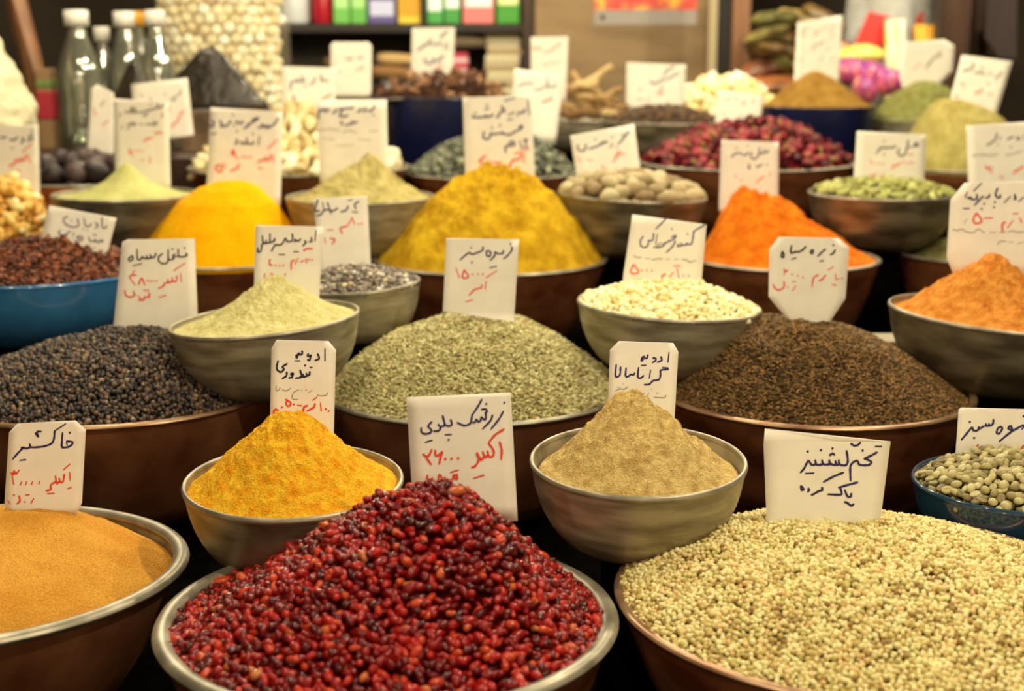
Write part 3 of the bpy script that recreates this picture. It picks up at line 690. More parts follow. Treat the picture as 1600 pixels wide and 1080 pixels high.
# brown pods in the navy pot
H_nav = Heap('navystar', (700, 122), 'flat', edge=.96, drop=.0, seed=85)
bm_ = setm([petal_mesh(s + 50) for s in range(5)], objmat('brown_pod', [alb(50, 22, 12), alb(112, 66, 36), alb(180, 130, 80)], .55, 90))
for me in bm_:
    me.transform(Matrix.Scale(2.2, 4))
powder('navystar', 'pod_crumbs', 'dark crumbs below the pods in the navy pot', (700, 130), powder_mat('pod_crumb', (70, 42, 24), (40, 20, 10), 60, .9, 120), 'flat', nr=40, na=100, edge=.96)
pile(H_nav, 'spice_pod', 'brown open spice pod on the deep navy pot', 'spice pod', 'brown pods in the navy pot', bm_, .032, .010, 170, lay='any', layers=1)
# dried limes
lm = setm([lumpy('dried_lime', (.026, .025, .023), s + 60, 12, 16, .12) for s in range(4)], objmat('lime_skin', [alb(28, 18, 18), alb(58, 40, 38), alb(96, 74, 62)], .5, 60, bump=.7))
pile(Heap('limes', (150, 258), 'flat', edge=.95, drop=.0, seed=87), 'dried_lime', 'dark wrinkled dried lime in front of the glass bottles', 'dried lime', 'dried limes by the bottles', lm, .050, .012, 70)
# golden gum
seeds(Heap('rock', (12, 290), 'dome', edge=1.0, drop=.0, lump=.02, lscale=14, seed=89), 'golden_gum', 'craggy golden yellow gum lumps heaped at the left edge', 'chunk', (.010, .009), .012,
      islandmat('gum', [(0, alb(196, 130, 30)), (.5, alb(226, 170, 66)), (.85, alb(240, 200, 110)), (1, alb(250, 230, 160))], rough=.5, bump=.8, bscale=160), layers=(.3, 1.0), base=mat('gum_base', alb(170, 110, 30), .9, 0, Specular_IOR_Level=0.0), szvar=.35)
# brown roots
rt = []
for s in range(6):
    rnd = random.Random(s + 90); b_ = MB(); n = 12; L = rnd.uniform(.13, .21)
    b_.tube([(L * (i / (n - 1) - .5), .012 * math.sin(i * .6 + s), .006 * math.sin(i * 1.1 + s)) for i in range(n)],
            [.013 * (.6 + .5 * math.sin(PI * (i + 1) / (n + 1))) + rnd.uniform(-.0015, .0015) for i in range(n)], 10)
    rt.append(mkmesh('root_piece', np.array(b_.v), b_.f))
setm(rt, objmat('root_bark', [alb(110, 74, 34), alb(158, 118, 62), alb(196, 160, 100)], .7, 40, bump=.5))
ROOTS = [(850, 176, 4.25, .3, 0), (880, 172, 4.2, -.2, 1), (915, 176, 4.15, .1, 2), (950, 172, 4.2, -.5, 3), (870, 160, 4.3, .8, 4), (905, 158, 4.28, -.9, 5), (940, 156, 4.25, .5, 0),
         (900, 138, 4.3, .35, 1), (925, 140, 4.32, -.75, 2), (885, 146, 4.35, .1, 3), (955, 164, 4.15, -.3, 4), (915, 128, 4.34, .5, 5), (975, 178, 4.12, .2, 1)]
for x, y, d, a, k in ROOTS:
    o = obj('root_piece', rt[k], None); o.location = at(x, y, d); o.rotation_euler = (random.uniform(0, 6), -a * .8, random.uniform(-.5, .5))
    tag(o, 'knobbly brown dried root lying in the back pile', 'root', 'brown roots at the back')

# ------------------------------------------------------------------ price cards
CARDN = [0]
def stroke_pts(txt, org, s):
    out = []
    for st in txt.split(';'):
        p = [tuple(float(v) for v in q.split(',')) for q in st.split()]
        if p: out.append([(org[0] + x / s, org[1] + y / s) for x, y in p])
    return out

def catmull(P, n=5):
    if len(P) < 3: return [np.array(p, float) for p in P]
    P = [np.array(p, float) for p in P]; Q = [2 * P[0] - P[1]] + P + [2 * P[-1] - P[-2]]; out = []
    for i in range(1, len(Q) - 2):
        for k in range(n):
            t = k / n; a, b_, c, d = Q[i - 1:i + 3]
            out.append(.5 * (2 * b_ + (c - a) * t + (2 * a - 5 * b_ + 4 * c - d) * t * t + (3 * b_ - a - 3 * c + d) * t ** 3))
    out.append(P[-1]); return out

def card(label, outline, d, org, s, inks, lean=10, yaw=0, bend=.0):
    """a paper card standing in a plane through the point below its middle, leaning back"""
    O = np.array(outline, float); cx = (O[:, 0].min() + O[:, 0].max()) / 2; by = O[:, 1].max()
    p0 = at(cx, by, d); L = math.radians(lean); Y = math.radians(yaw)
    n = np.array([math.sin(Y) * math.cos(L), -math.cos(Y) * math.cos(L), math.sin(L)])
    ux = np.array([math.cos(Y), math.sin(Y), 0]); uy = np.cross(n, ux) * -1
    if uy[2] < 0: uy = -uy
    def on(px, py):
        r = ray(px, py); k = ((p0 - EYE) @ n) / (r @ n); q = EYE + r * k - p0
        return np.array([q @ ux, q @ uy])
    W = [on(*p) for p in outline]
    hmax = max(w[1] for w in W); wmax = max(abs(w[0]) for w in W)
    def curl(u, v): return bend * (u / wmax) ** 2 * wmax - 0.25 * abs(bend) * (v / hmax) ** 2 * hmax
    M4 = Matrix(((ux[0], -n[0], uy[0], p0[0]), (ux[1], -n[1], uy[1], p0[1]), (ux[2], -n[2], uy[2], p0[2]), (0, 0, 0, 1)))
    e = empty('price_card', M4=M4); tag(e, label, 'price card')
    # paper: triangulated grid clipped by the outline -> fan of strips between left and right edge
    poly = [tuple(w) for w in W]
    ys = sorted(set([w[1] for w in poly] + list(np.linspace(min(w[1] for w in poly), hmax, 9))))
    def span(y):
        xs = []
        for i in range(len(poly)):
            (x1, y1), (x2, y2) = poly[i], poly[(i + 1) % len(poly)]
            if abs(y1 - y2) < 1e-9:
                if abs(y - y1) < 1e-9: xs += [x1, x2]
            elif min(y1, y2) - 1e-9 <= y <= max(y1, y2) + 1e-9: xs.append(x1 + (x2 - x1) * (y - y1) / (y2 - y1))
        return min(xs), max(xs)
    nx = 8; V = []; F = []; T = .00035
    for side in (0, 1):
        for y in ys:
            a, b_ = span(y)
            for k in range(nx + 1):
                x = a + (b_ - a) * k / nx; V.append((x, curl(x, y) + T * side, y))
    R_ = len(ys); S = R_ * (nx + 1)
    for i in range(R_ - 1):
        for k in range(nx):
            q = i * (nx + 1) + k
            F.append((q, q + 1, q + nx + 2, q + nx + 1)); F.append((S + q, S + q + nx + 1, S + q + nx + 2, S + q + 1))
    for i in range(R_ - 1):
        for k in (0, nx):
            q = i * (nx + 1) + k; F.append((q, q + nx + 1, S + q + nx + 1, S + q) if k == 0 else (q, S + q, S + q + nx + 1, q + nx + 1))
    for i in (0, R_ - 1):
        for k in range(nx):
            q = i * (nx + 1) + k; F.append((q, S + q, S + q + 1, q + 1) if i == 0 else (q, q + 1, S + q + 1, S + q))
    obj('paper', mkmesh('paper', np.array(V), F), M['paper'], e)
    for name, m, w, txt in inks:
        V = []; F = []
        for st in stroke_pts(txt, org, s):
            P = [on(*p) for p in catmull(st)]
            wr = w * (1.7 if d > 2.75 else 1.3) / s / FPX * d / 2
            n0 = len(V)
            if len(P) == 1:
                c = P[0]; V.append((c[0], curl(*c) - .0004, c[1]))
                for k in range(8):
                    q = 2 * PI * k / 8; x = c[0] + wr * 1.15 * math.cos(q); y = c[1] + wr * 1.15 * math.sin(q); V.append((x, curl(x, y) - .0004, y))
                F += [(n0, n0 + 1 + k, n0 + 1 + (k + 1) % 8) for k in range(8)]
                continue
            m_ = len(P)
            for i, p in enumerate(P):
                t = P[min(i + 1, m_ - 1)] - P[max(i - 1, 0)]; t = t / (np.linalg.norm(t) + 1e-9); nn = np.array([-t[1], t[0]])
                ww = wr * (.62 if i in (0, m_ - 1) else 1) * (1 + .12 * math.sin(i * 1.3))
                for sg in (-1, 1):
                    q = p + nn * ww * sg + (t * wr * .5 * (-1 if i == 0 else 1) if i in (0, m_ - 1) else 0)
                    V.append((q[0], curl(*q) - .0004, q[1]))
            F += [(n0 + 2 * i, n0 + 2 * i + 1, n0 + 2 * i + 3, n0 + 2 * i + 2) for i in range(m_ - 1)]
        if V: obj(name, mkmesh(name, np.array(V), F), M[m], e)
    return e

#CARDS-BEGIN
B_, K_, S_, R_, G_ = ('blue_writing', 'ink_blue'), ('black_writing', 'ink_black'), ('blue_writing', 'ink_soft'), ('red_writing', 'ink_red'), ('pencil_writing', 'ink_pencil')
card('white card above the barberries, purple heading and large red price', [(635, 621), (798, 614), (809, 815), (646, 815)], 1.285, (620, 600), 5.4, [
 (*B_, 13, "900,230 860,300 795,380;908,158;808,262 790,310 725,378;750,235 752,290 738,300 715,280 708,305 690,318 672,300 660,322 640,325;640,250 632,285 622,330 570,350 510,325;718,128 690,180 648,245;715,215 750,212 765,235;755,168;455,300 465,340 440,355 410,345;388,265 405,340 400,352 375,358;350,340 370,372 350,395 310,398;295,320 265,355 290,385 285,410 240,422 208,405 205,370;410,428 460,425;438,470;240,492 298,475"),
 (*R_, 15, "868,490 885,560 880,635;905,382 830,430 775,495;775,500 815,560 812,605 780,615 765,565;765,600 745,620 725,570;735,615 710,640 678,580;675,585 690,640 665,690 632,705;650,795 735,770;220,592 245,610 270,605 295,555;240,605 265,645 290,680;325,560 325,595 345,605 385,570;385,575 370,620 358,675;410,632;462,630;518,625;520,725 455,745;505,760 510,800 480,790 480,770 505,775;480,800 430,810;415,820 405,790 395,820 365,765;355,765 350,815;290,810 255,800 260,770;298,800")], lean=9, bend=.05)
card('white card with cut corners over the sandy orange powder, red price with five ticks', [(14, 676), (27, 662), (118, 657), (134, 672), (128, 786), (115, 812), (12, 812), (7, 785)], 1.475, (0, 650), 7.2, [
 (*B_, 17, "750,285 810,290 815,315 775,345 715,355 695,335 705,190;755,325 750,290;787,188;738,90 615,170;615,170 612,230 590,300 520,335 430,350 350,350 335,315;345,350 300,365 240,355;270,350 200,420 145,485;225,500 290,492;400,190 430,235 420,180 465,175;405,200 432,215"),
 (*R_, 16, "790,540 715,605;785,635 790,720;760,820 800,805;725,655 710,735 680,745 665,700;665,740 640,760 625,675;625,740 580,770 570,800 575,825 520,845;535,875 610,870;125,640 150,660 160,620 180,655 215,610;135,655 155,770;245,740 230,775;300,740 290,775;370,735 355,770;450,735 440,760;90,950 115,990;215,900 225,950 195,990;290,890 330,885;275,965 285,970;380,930 350,980;158,890")], lean=8)
card('narrow card with cut top corners behind the bright yellow powder', [(424, 545), (432, 531), (513, 533), (525, 547), (521, 700), (421, 700)], 1.45, (410, 525), 7.715, [
 (*K_, 18, "755,155 755,295;665,215 685,270 635,295;555,215 545,240 580,245 585,230 570,290 545,285;480,180 480,215 450,225 440,205;440,225 410,235 415,265 430,215;395,300 450,300;600,380 575,380;515,355;570,430 570,460 545,480 530,450;535,480 500,495 490,460;490,490 455,500;455,410 470,490 400,510;350,450 345,465 370,465 365,445 360,495 320,505;295,435 290,480 240,515;300,335 245,370 260,400 225,435 180,410 175,360 190,300"),
 (*G_, 7, "785,680 770,715 680,720 660,700;600,655 555,685;540,650 520,655;480,650 470,660;440,650 400,665 360,710 370,760 430,765;340,630 290,660 240,650;215,620 200,650 165,660 170,600"),
 (*R_, 18, "655,740 610,775;280,765 335,800 340,830 305,845 285,810 300,790;380,825;425,835 470,840;635,815 620,860 540,905;545,840 500,860 490,950;700,810 710,900;765,880;800,905;190,900 165,885 140,900 135,940;237,860")], lean=10)
card('narrow card with cut top corners behind the beige-brown powder', [(953, 547), (967, 533), (1052, 536), (1060, 550), (1052, 690), (948, 690)], 1.46, (940, 525), 8.308, [
 (*B_, 18, "875,215 860,340;770,270 780,315 725,340;665,285 700,290 700,320 660,345;600,245 590,285 560,290;560,265 525,280 515,325 550,290;515,382 575,380;870,430 770,445 765,500 745,565 670,580 620,625 555,632;790,410 860,415;635,445 620,545;545,515 510,545 470,530 480,410;430,480 415,505 380,500 360,515 330,530 310,510 318,415;245,400 240,495 215,525 180,520 190,370"),
 (*G_, 8, "830,765 815,800 680,795;735,740 710,740;650,690;615,740 590,770;560,745 510,750;480,720 465,722;405,735 395,750;375,720 310,745;340,660 290,690 240,685 180,715;280,620;235,665 205,665")], lean=10)
card('large slanting card behind the coriander seeds, blue writing only', [(1194, 669), (1390, 689), (1372, 835), (1198, 835), (1192, 694)], 1.37, (1190, 665), 7.448, [
 (*B_, 20, "1315,238 1385,238;1170,288;1335,305 1270,345 1195,380 1220,390 1270,420 1250,450 1200,460 1130,455;1130,455 1110,410 1070,420 1040,450 1028,500 1032,640;1035,208 1070,230 1110,225 1145,195;985,290 1000,400 985,455 930,460 900,440 895,400;900,450 870,455 855,410;865,455 825,455 790,430 785,400;800,450 720,450 700,400;710,450 640,455 620,400;630,450 580,455 545,410 520,440 490,500 450,545;533,300;687,285;822,265;790,345 820,325 848,340;510,555 605,552;950,545 830,595 720,655;1115,658 1000,690 895,720;1040,790 1035,825 1000,825 965,750;915,730 930,790 900,805 770,800;965,890 990,895 1040,930 1070,912;700,720 705,750 660,765 600,800 578,805;540,730 550,750 535,770;455,700 460,745 485,745 475,720 455,700")], lean=8, bend=-.05)
card('white card behind the green coffee beans', [(1498, 640), (1502, 637), (1625, 640), (1625, 740), (1491, 740)], 1.60, (1490, 630), 10.8, [
 (*B_, 28, "670,280 665,340 625,380 590,350;610,375 560,385 540,350;550,385 500,390;500,390 450,425 415,400;430,430 390,465 330,460 310,410 230,500 130,620;272,318;345,588;740,430 790,400 820,430 770,510 725,500 740,430;1180,370 1100,410 950,500 770,645;930,400 960,385 985,430 975,455 925,430 930,400;1188,400 1150,440;1180,220"),
 (*R_, 26, "340,730 370,750 410,700;370,760 395,850;570,760 510,870;645,820;735,825;850,815;1180,715 1150,760 1090,815 1050,820")], lean=9)
card('eight-sided card standing upright on the dark caraway seeds', [(1217, 370), (1310, 372), (1327, 387), (1321, 467), (1290, 513), (1230, 499), (1201, 464), (1202, 389)], 2.0, (1195, 365), 7.2, [
 (*K_, 17, "790,185 770,220 735,240;770,130;680,175 640,210 595,255;620,310 660,305;520,190 545,190 535,225 515,215 520,190;460,145 430,180 385,205 345,205 300,220 290,200 300,135;300,290 350,275;200,200 185,250 205,270 215,240 200,200"),
 (*R_, 14, "770,375 710,410;215,400 230,425 260,410;230,425 215,460;305,460;372,475;430,492;685,465 650,510 610,535;600,465 550,500 530,600;795,455 800,520;755,575 805,578;825,510;870,505;350,590 310,640;310,545 345,540;255,600 265,605;215,540 215,600 160,635 110,610 95,570")], lean=6)
card('clean white card stuck in the top of the pale green cumin seeds', [(697, 372), (811, 374), (803, 503), (692, 487)], 1.99, (690, 365), 8.0, [
 (*S_, 17, "875,165 880,200 830,270 775,315;770,210 765,245 700,250 670,230 660,280 610,335;600,430 685,408;570,215 610,230 605,280 565,275 560,230 570,215;515,165 515,205 470,230 430,245 380,260 350,240 310,260 230,330;370,180;378,362;862,130"),
 (*R_, 16, "180,430 220,550;285,455 260,520 270,555 325,550 330,520 285,455;385,510;455,508;515,508;690,465 560,550;555,600 545,690;505,640 490,680 440,690 400,710 345,770;300,855 390,825")], lean=8)
card('tilted card behind the creamy frankincense lumps', [(988, 335), (1104, 351), (1093, 475), (970, 475), (974, 430)], 2.10, (975, 330), 8.637, [
 (*B_, 15, "565,100 510,160 430,240;1100,180 950,270 935,330 915,430 880,450 840,430;850,450 790,460 770,430;780,465 720,475 740,440;690,400 660,470 570,560;645,243;855,310;640,350 700,330 680,370 620,400 560,430 520,470 440,495;545,435 520,440;500,430 400,495;450,310 430,440;400,300 390,385 360,400 330,400 325,450 290,490 230,470 220,400 260,340"),
 (*G_, 10, "130,600 180,625 240,620;280,635 350,640;370,660 480,640 520,650;560,650 620,645;680,650 740,650;780,655 850,660 880,690 970,665"),
 (*R_, 17, "130,720 90,800 110,840 180,840 190,800 130,720;240,800;305,800;375,805;670,740 760,740;715,770 740,900;665,830 580,925;560,850 520,870 510,920;800,870;875,872;200,950 260,940;330,930 370,940")], lean=9)
card('white card behind the black peppercorns, red price 48000', [(191, 378), (200, 374), (304, 373), (309, 500), (308, 530), (175, 530)], 2.03, (175, 365), 7.45, [
 (*K_, 15, "860,230 875,250 850,265 800,270 775,260 770,180;775,265 730,270;735,240 710,260 720,290 660,300 655,190;660,290 640,340 590,350 545,320 545,270 590,235;845,170;705,180;510,230 500,265 465,280 440,245;465,275 420,290 400,255;420,285 380,290 350,270 340,295 300,300 290,180;245,375 345,350;190,295 230,260 245,290 210,320 190,295"),
 (*R_, 15, "850,345 720,430;800,465 805,560;755,490 750,550 710,555 700,510;705,555 660,570 650,530;655,570 610,580 600,610 540,640;205,510 270,600;205,500 240,480 280,485;265,430 240,460;310,595 345,520 385,600;415,550;450,555;485,552;522,552;150,660 160,710 200,740 260,720 250,670;300,720 340,760;430,690 435,735 380,740 370,770 310,775;370,660 430,662;545,745 630,718")], lean=8)
card('card behind the pale yellow-green powder, half covering another card', [(399, 352), (505, 354), (498, 480), (396, 480)], 1.96, (390, 300), 6.75, [
 (*K_, 14, "700,405 690,515;650,480 655,520 625,525;580,515 595,530 560,570;540,495 510,520 480,500 475,530;465,630 515,630;450,440 450,510 400,525 380,490 340,550 300,560 270,560 230,625;310,660 370,660;260,490 265,510 220,530 215,440;220,530 180,540 175,505;180,535 145,540 135,460;150,530 130,560 120,620 85,630 90,590"),
 (*R_, 14, "570,620 600,600 665,600;600,700 600,750;580,720 540,740;510,700 480,760;475,720 440,740 440,820;625,715;658,715;215,710 210,760 240,775;275,775;315,778;355,775;160,860 155,910;220,860 260,880;380,860 370,880")], lean=8)
card('tall card behind the small bowl of mixed grey seeds', [(490, 310), (574, 306), (581, 445), (500, 445)], 2.22, (390, 300), 6.75, [
 (*S_, 14, "1150,100 1110,130 1120,180;1080,210 1140,215;1040,150 1020,190 960,210;1040,90 1080,80;930,170 880,200 850,190 860,230;820,110 840,180 790,190 750,240 710,250;770,110 780,180;720,80 690,190 740,200"),
 (*R_, 14, "1080,270 1110,340;1080,280 1040,350;1030,360 960,380 975,440;1150,340;1185,335;820,400 880,400;790,480 800,540;850,490 900,500 870,550")], lean=8)
card('big card with cut left corners behind the rust-coloured lumpy powder', [(1507, 286), (1625, 283), (1625, 430), (1490, 430), (1479, 402), (1485, 312)], 2.11, (1475, 275), 7.448, [
 (*B_, 18, "435,85 345,175;270,190 245,245;380,215 385,260 340,275 300,260 270,255;300,240 320,260;455,235 410,280 355,340;530,215 520,245 480,255;625,140 600,210 620,250 655,245 650,220;770,240 700,310;820,215 835,265 810,265;925,245 870,295;225,380 295,378;465,325;435,385;590,305;580,365"),
 (*G_, 9, "100,620 150,635 205,620 260,650 340,660 400,620 470,665;530,660 600,655;640,660 720,650;750,650 800,640 850,655 925,650;620,800 650,765 720,760;750,770 800,770;850,790 920,770;270,500 230,555"),
 (*R_, 18, "380,430 340,500 360,550 420,545 435,510 385,440;470,490 560,490;715,540 680,560 680,650;800,520 740,600;800,440 860,435;880,490 905,540")], lean=8)
card('steeply tilted card stuck in the broken star anise', [(77, 321), (182, 341), (161, 422), (52, 418)], 2.37, (60, 315), 10.8, [
 (*S_, 18, "1075,265 1080,430 1140,440 1155,400;960,360 1010,400 960,450;890,370 880,405 800,410 770,280;760,465;830,485;660,290 680,400 600,430 490,400 430,340 440,270 500,260;560,325;1095,640 1080,680 1040,650 1030,680 980,680 960,640 940,670 870,660 850,600;920,560 980,565;650,600 720,590 750,630 700,655 650,600;600,520 585,580;540,500 480,540 470,580 380,570 345,530 370,480"),
 (*R_, 14, "830,780 870,790;930,780 960,785"), (*G_, 10, "650,790 760,790")], lean=12)
card('tall card behind the mustard yellow curry mound, three purple lines', [(723, 152), (830, 149), (838, 320), (728, 320)], 2.90, (720, 145), 7.717, [
 (*S_, 15, "805,90 825,265;770,195 760,235 700,240;705,230 680,275;640,235 575,270;565,325 620,320;655,60 530,95;485,165 530,220 480,230 450,290 430,290;390,260 340,290 290,270;330,285 250,295 150,295 150,270;180,245;290,200 340,190;315,150;700,410 740,400 730,430 650,470 590,505 520,495 500,470;510,490 450,490 400,500 360,490 350,540 310,560 270,540 280,470;375,425;470,395;715,585 730,640;770,555 780,590 800,560;780,590 790,630;720,660 800,650;610,580 650,620 590,640 590,590;590,640 540,650 540,720"),
 (*R_, 17, "820,670 650,740;760,730 760,840;730,740 700,800 640,810 600,860 575,915;220,830 250,800 300,760;240,820 250,870;340,810 360,870;380,840 480,840")], lean=7)
card('bright crooked card leaning in the whole nutmegs', [(891, 212), (991, 194), (1004, 290), (904, 295)], 2.92, (885, 190), 10.8, [
 (*S_, 20, "1050,165 980,260 870,390;930,220 1000,240;790,370 730,440;770,260;490,300;700,345 620,350 580,370 680,350;600,375 480,430 370,460;330,380 320,440 290,490 220,490 190,440 200,390"),
 (*R_, 14, "180,600 250,680;350,640 440,660;820,430 860,440;900,480 840,580 820,640;980,560 900,540 780,690;600,740 630,820 580,860;280,850 430,840")], lean=14)
s3 = 3.5556
card('card rising behind the vivid orange-red paprika', [(1127, 219), (1217, 222), (1216, 340), (1123, 330)], 2.82, (1120, 210), 9.818, [
 (*S_, 14, "785,240 780,270 730,280 720,230;720,280 660,300 650,200;640,300 600,370 540,370 520,310 545,280;475,180;485,270 460,310 390,320;380,290 350,290 290,290;290,280 260,320 220,350;305,210"),
 (*K_, 14, "780,450 760,480;700,465 660,480 620,500 610,480;500,455 490,500 510,520 485,530"),
 (*R_, 12, "820,590 800,650;730,640 670,680 600,740;285,620 300,670;350,720 390,690")], lean=7)
card('card behind the green cardamom pods', [(1339, 205), (1447, 210), (1443, 310), (1332, 305)], 2.99, (1330, 195), 8.64, [
 (*K_, 13, "905,280 880,240 850,280 900,290;860,290 820,300;770,210 760,290 800,300;760,290 720,400 660,420 630,370 650,320;600,280 570,310 530,300;530,305 480,310 450,320;450,310 400,310 340,390;445,220;440,400"),
 (*R_, 12, "840,400 760,400;850,510 760,520;700,480 720,530;660,510 620,550 570,550 555,600;255,480 290,530;340,520;390,525;430,530;450,680 400,690;340,660 300,690 260,670")], lean=7)
card('white card at the right edge in front of the olive powder', [(1510, 197), (1625, 189), (1625, 320), (1514, 320)], 3.0, (1500, 180), 10.8, [
 (*K_, 16, "1075,340 1070,400;990,360 960,400 1010,410;900,360 860,380 790,410;700,370 660,410;620,300 600,400 520,470 450,510;640,500;860,540"),
 (*G_, 11, "200,690 350,670 520,680 640,660;780,680 900,650 1060,600"),
 (*R_, 22, "430,860 470,900 540,880;500,940 540,970;1070,870 980,920 900,980;680,1030 720,1060")], lean=7)
card('card behind the intense orange-yellow turmeric', [(329, 168), (442, 175), (438, 325), (321, 325)], 2.90, (320, 160), 8.308, [
 (*S_, 15, "955,200 915,270 860,310 830,320 800,290;850,325 790,330 760,290;740,280 745,320 690,330;700,200 640,215 620,245 690,225;640,245 600,270 560,290;545,285 570,300 545,320 500,340;490,240 480,270 440,275 425,250 400,255;395,290 375,300;420,375;365,165;340,240 290,300 240,310 200,310;200,235 210,270 240,300;90,235 120,270 100,320 60,290;80,410 150,405"),
 (*K_, 15, "710,440 695,555;635,510 620,540 590,540;625,410;590,540 550,530 545,460;550,530 500,540 480,510 475,540;410,480 425,520 395,545"),
 (*R_, 16, "940,485 820,600;890,680 890,770;850,680 845,740 800,750 790,700;800,750 740,750 680,780;690,850 745,855;345,650 375,620 380,680 345,670;385,670 430,740;490,710;540,710;590,710;440,800 430,850 380,870 330,890;240,790 260,830;200,810 150,830 150,880 200,900 230,850 200,820")], lean=7)
card('tall card just behind the smooth pale green powder', [(177, 154), (263, 160), (267, 300), (181, 300)], 2.95, (170, 120), 7.714, [
 (*K_, 10, "665,330 640,370 600,370 590,320;650,440 640,490;600,370 540,390 500,400 450,410;500,330;470,430 440,470 410,460;440,410 380,430 340,420;310,370 325,430 290,430 280,370;270,370 260,430 220,430;210,400 200,440;150,430 125,480;585,545 560,580 540,530;540,580 480,570 450,580;420,570 360,575;325,550 300,590 280,545;270,550 250,590 220,570;250,620 210,630;170,590 150,630"),
 (*R_, 12, "640,680 600,670 550,690;520,740 470,745 420,780;240,870 265,900 240,930;270,905 290,960;320,890;360,890;400,900;500,970 490,1040;420,1000 390,1010")], lean=6)
card('card tilted behind the tall one, below the small black bag', [(205, 132), (293, 122), (303, 211), (262, 218), (212, 218)], 3.34, (170, 120), 7.714, [
 (*S_, 9, "870,160 860,210 820,230;800,220 790,290 740,250;690,200 670,220;380,210 410,240;490,250 520,290"),
 (*R_, 11, "730,370 740,400;900,410 850,480 830,540 780,570 770,620")], lean=6)
card('shaded card among the dried limes, right of the glass bottle', [(143, 138), (152, 132), (178, 146), (178, 262), (134, 262)], 3.36, (0, 0), s3, [
 (*G_, 7, "580,560 560,590"), (*R_, 6, "520,600 530,640;600,670 570,700")], lean=4)
card('card at the left edge above the golden gum lumps', [(-16, 198), (60, 195), (63, 325), (-16, 325)], 3.06, (0, 185), 10.8, [
 (*K_, 18, "540,190 560,380;490,280 510,350 460,380;370,320 400,370 350,420;290,310 270,350 190,370 180,340;190,500 220,505;110,320 60,320 0,330"),
 (*R_, 20, "540,430 370,570;470,610 510,740;430,620 420,700 370,710 350,660;370,710 290,720 260,680;280,720 220,780 150,800;200,890 330,890")], lean=6)
card('card behind the sage green powder', [(494, 156), (604, 156), (607, 285), (500, 285)], 2.97, (485, 145), 8.308, [
 (*B_, 15, "840,170 810,210 780,240 750,230;820,290;710,190 715,230 680,240;660,200 640,240 610,245;560,180 520,205 480,190;480,200 430,210 400,240 390,190;400,250 380,300 430,310 490,290;350,210 330,240 290,270;240,200 220,240 180,240 190,190;180,240 130,220 110,260 105,340;610,375 560,395 510,410 450,425;540,370;395,370 410,400 395,415"),
 (*G_, 7, "100,490 250,470 380,490;420,520 500,490 600,520;760,500 880,490;150,590 320,610;620,600 780,620;330,690 560,680")], lean=7)
card('card standing in the cream dried chips', [(440, 104), (526, 106), (522, 205), (441, 205)], 3.5, (430, 90), 6.75, [
 (*S_, 11, "560,240 500,240 480,180;500,240 470,250;420,210 410,250 370,290;300,310 330,290;320,240 290,250 280,190;280,250 240,250 230,220;230,250 170,260 160,350"),
 (*R_, 12, "590,380 540,420 460,460;200,400 190,450 230,460 240,420")], lean=5)
card('small bright card with rounded corners above the cream chips', [(516, 72), (521, 66), (575, 66), (581, 72), (580, 146), (576, 150), (520, 150), (517, 146)], 4.06, (430, 90), 6.75, [
 (*S_, 10, "930,-10 900,10 860,0;820,0 780,20 740,10"),
 (*R_, 8, "930,80 900,120 850,130;640,60;700,150 630,160")], lean=5)
card('card standing in the brown pods of the navy pot', [(644, 44), (711, 43), (706, 150), (642, 150)], 4.22, (635, 35), 10.8, [
 (*S_, 22, "700,150 620,210 570,270;700,330 700,460;650,370 630,450;600,350 520,370 430,380;410,280 390,360 320,370;370,360 280,410 180,480;630,570 580,600 560,640 480,650;460,610 440,680 380,700 320,670 310,610"),
 (*R_, 16, "580,680 600,820;540,700 500,780;210,860 330,860")], lean=5)
card('narrow bright card with red writing beside the brown roots', [(829, 58), (888, 57), (884, 160), (829, 160)], 4.12, (790, 50), 9.818, [
 (*R_, 12, "400,260 480,240 550,270;590,310 700,280 800,200 860,190"),
 (*G_, 9, "580,510 700,480 850,460")], lean=5)
card('bluish card standing in the grey-green seeds', [(804, 107), (882, 118), (868, 225), (812, 225), (800, 150)], 3.64, (790, 50), 9.818, [
 (*S_, 15, "780,790 740,850 680,830 640,790;630,700 640,900;600,820 560,870 500,890 440,870;430,790 300,790 180,840"),
 (*R_, 18, "720,1010 640,1050 560,1080")], lean=5)
card('wide card standing behind the cloves', [(979, 98), (1072, 101), (1070, 160), (1062, 178), (990, 178), (978, 160)], 4.05, (970, 90), 9.818, [
 (*S_, 18, "820,140 720,190 650,280;890,240 800,280 720,340;700,330 620,350 560,390 480,390 450,360"),
 (*R_, 13, "650,440 580,560 660,540;270,490 320,500;250,640 340,640;400,650 440,640")], lean=5)
card('bright card standing in the crimson rosebuds', [(1121, 140), (1193, 149), (1186, 216), (1173, 209), (1160, 216), (1116, 208)], 3.58, (1105, 130), 10.8, [
 (*G_, 13, "800,260 790,310 740,320;770,390;640,290 620,350 570,330;530,240 470,290;400,270 320,280"),
 (*R_, 9, "280,480 290,550;590,540 530,590;300,690 260,720")], lean=5)
card('tall card behind the ginger brown powder', [(1246, 35), (1316, 24), (1310, 135), (1240, 135)], 4.34, (1235, 15), 10.8, [
 (*G_, 16, "740,260 670,370;720,400 690,480;600,290 540,350;480,340 430,410 390,440;280,310 200,370 210,470;580,530 500,580 420,600 370,680"),
 (*R_, 12, "650,640 620,700;560,790 490,860;720,800 680,860;160,830 200,880")], lean=5)
card('bright eight-sided card above the grass green powder', [(1413, 66), (1476, 62), (1491, 72), (1488, 112), (1468, 131), (1412, 140), (1405, 120), (1407, 74)], 4.37, (1395, 50), 10.8, [
 (*G_, 22, "820,340 720,420 640,500 560,600;820,400 780,430"),
 (*R_, 9, "480,500 400,590 330,640")], lean=5)
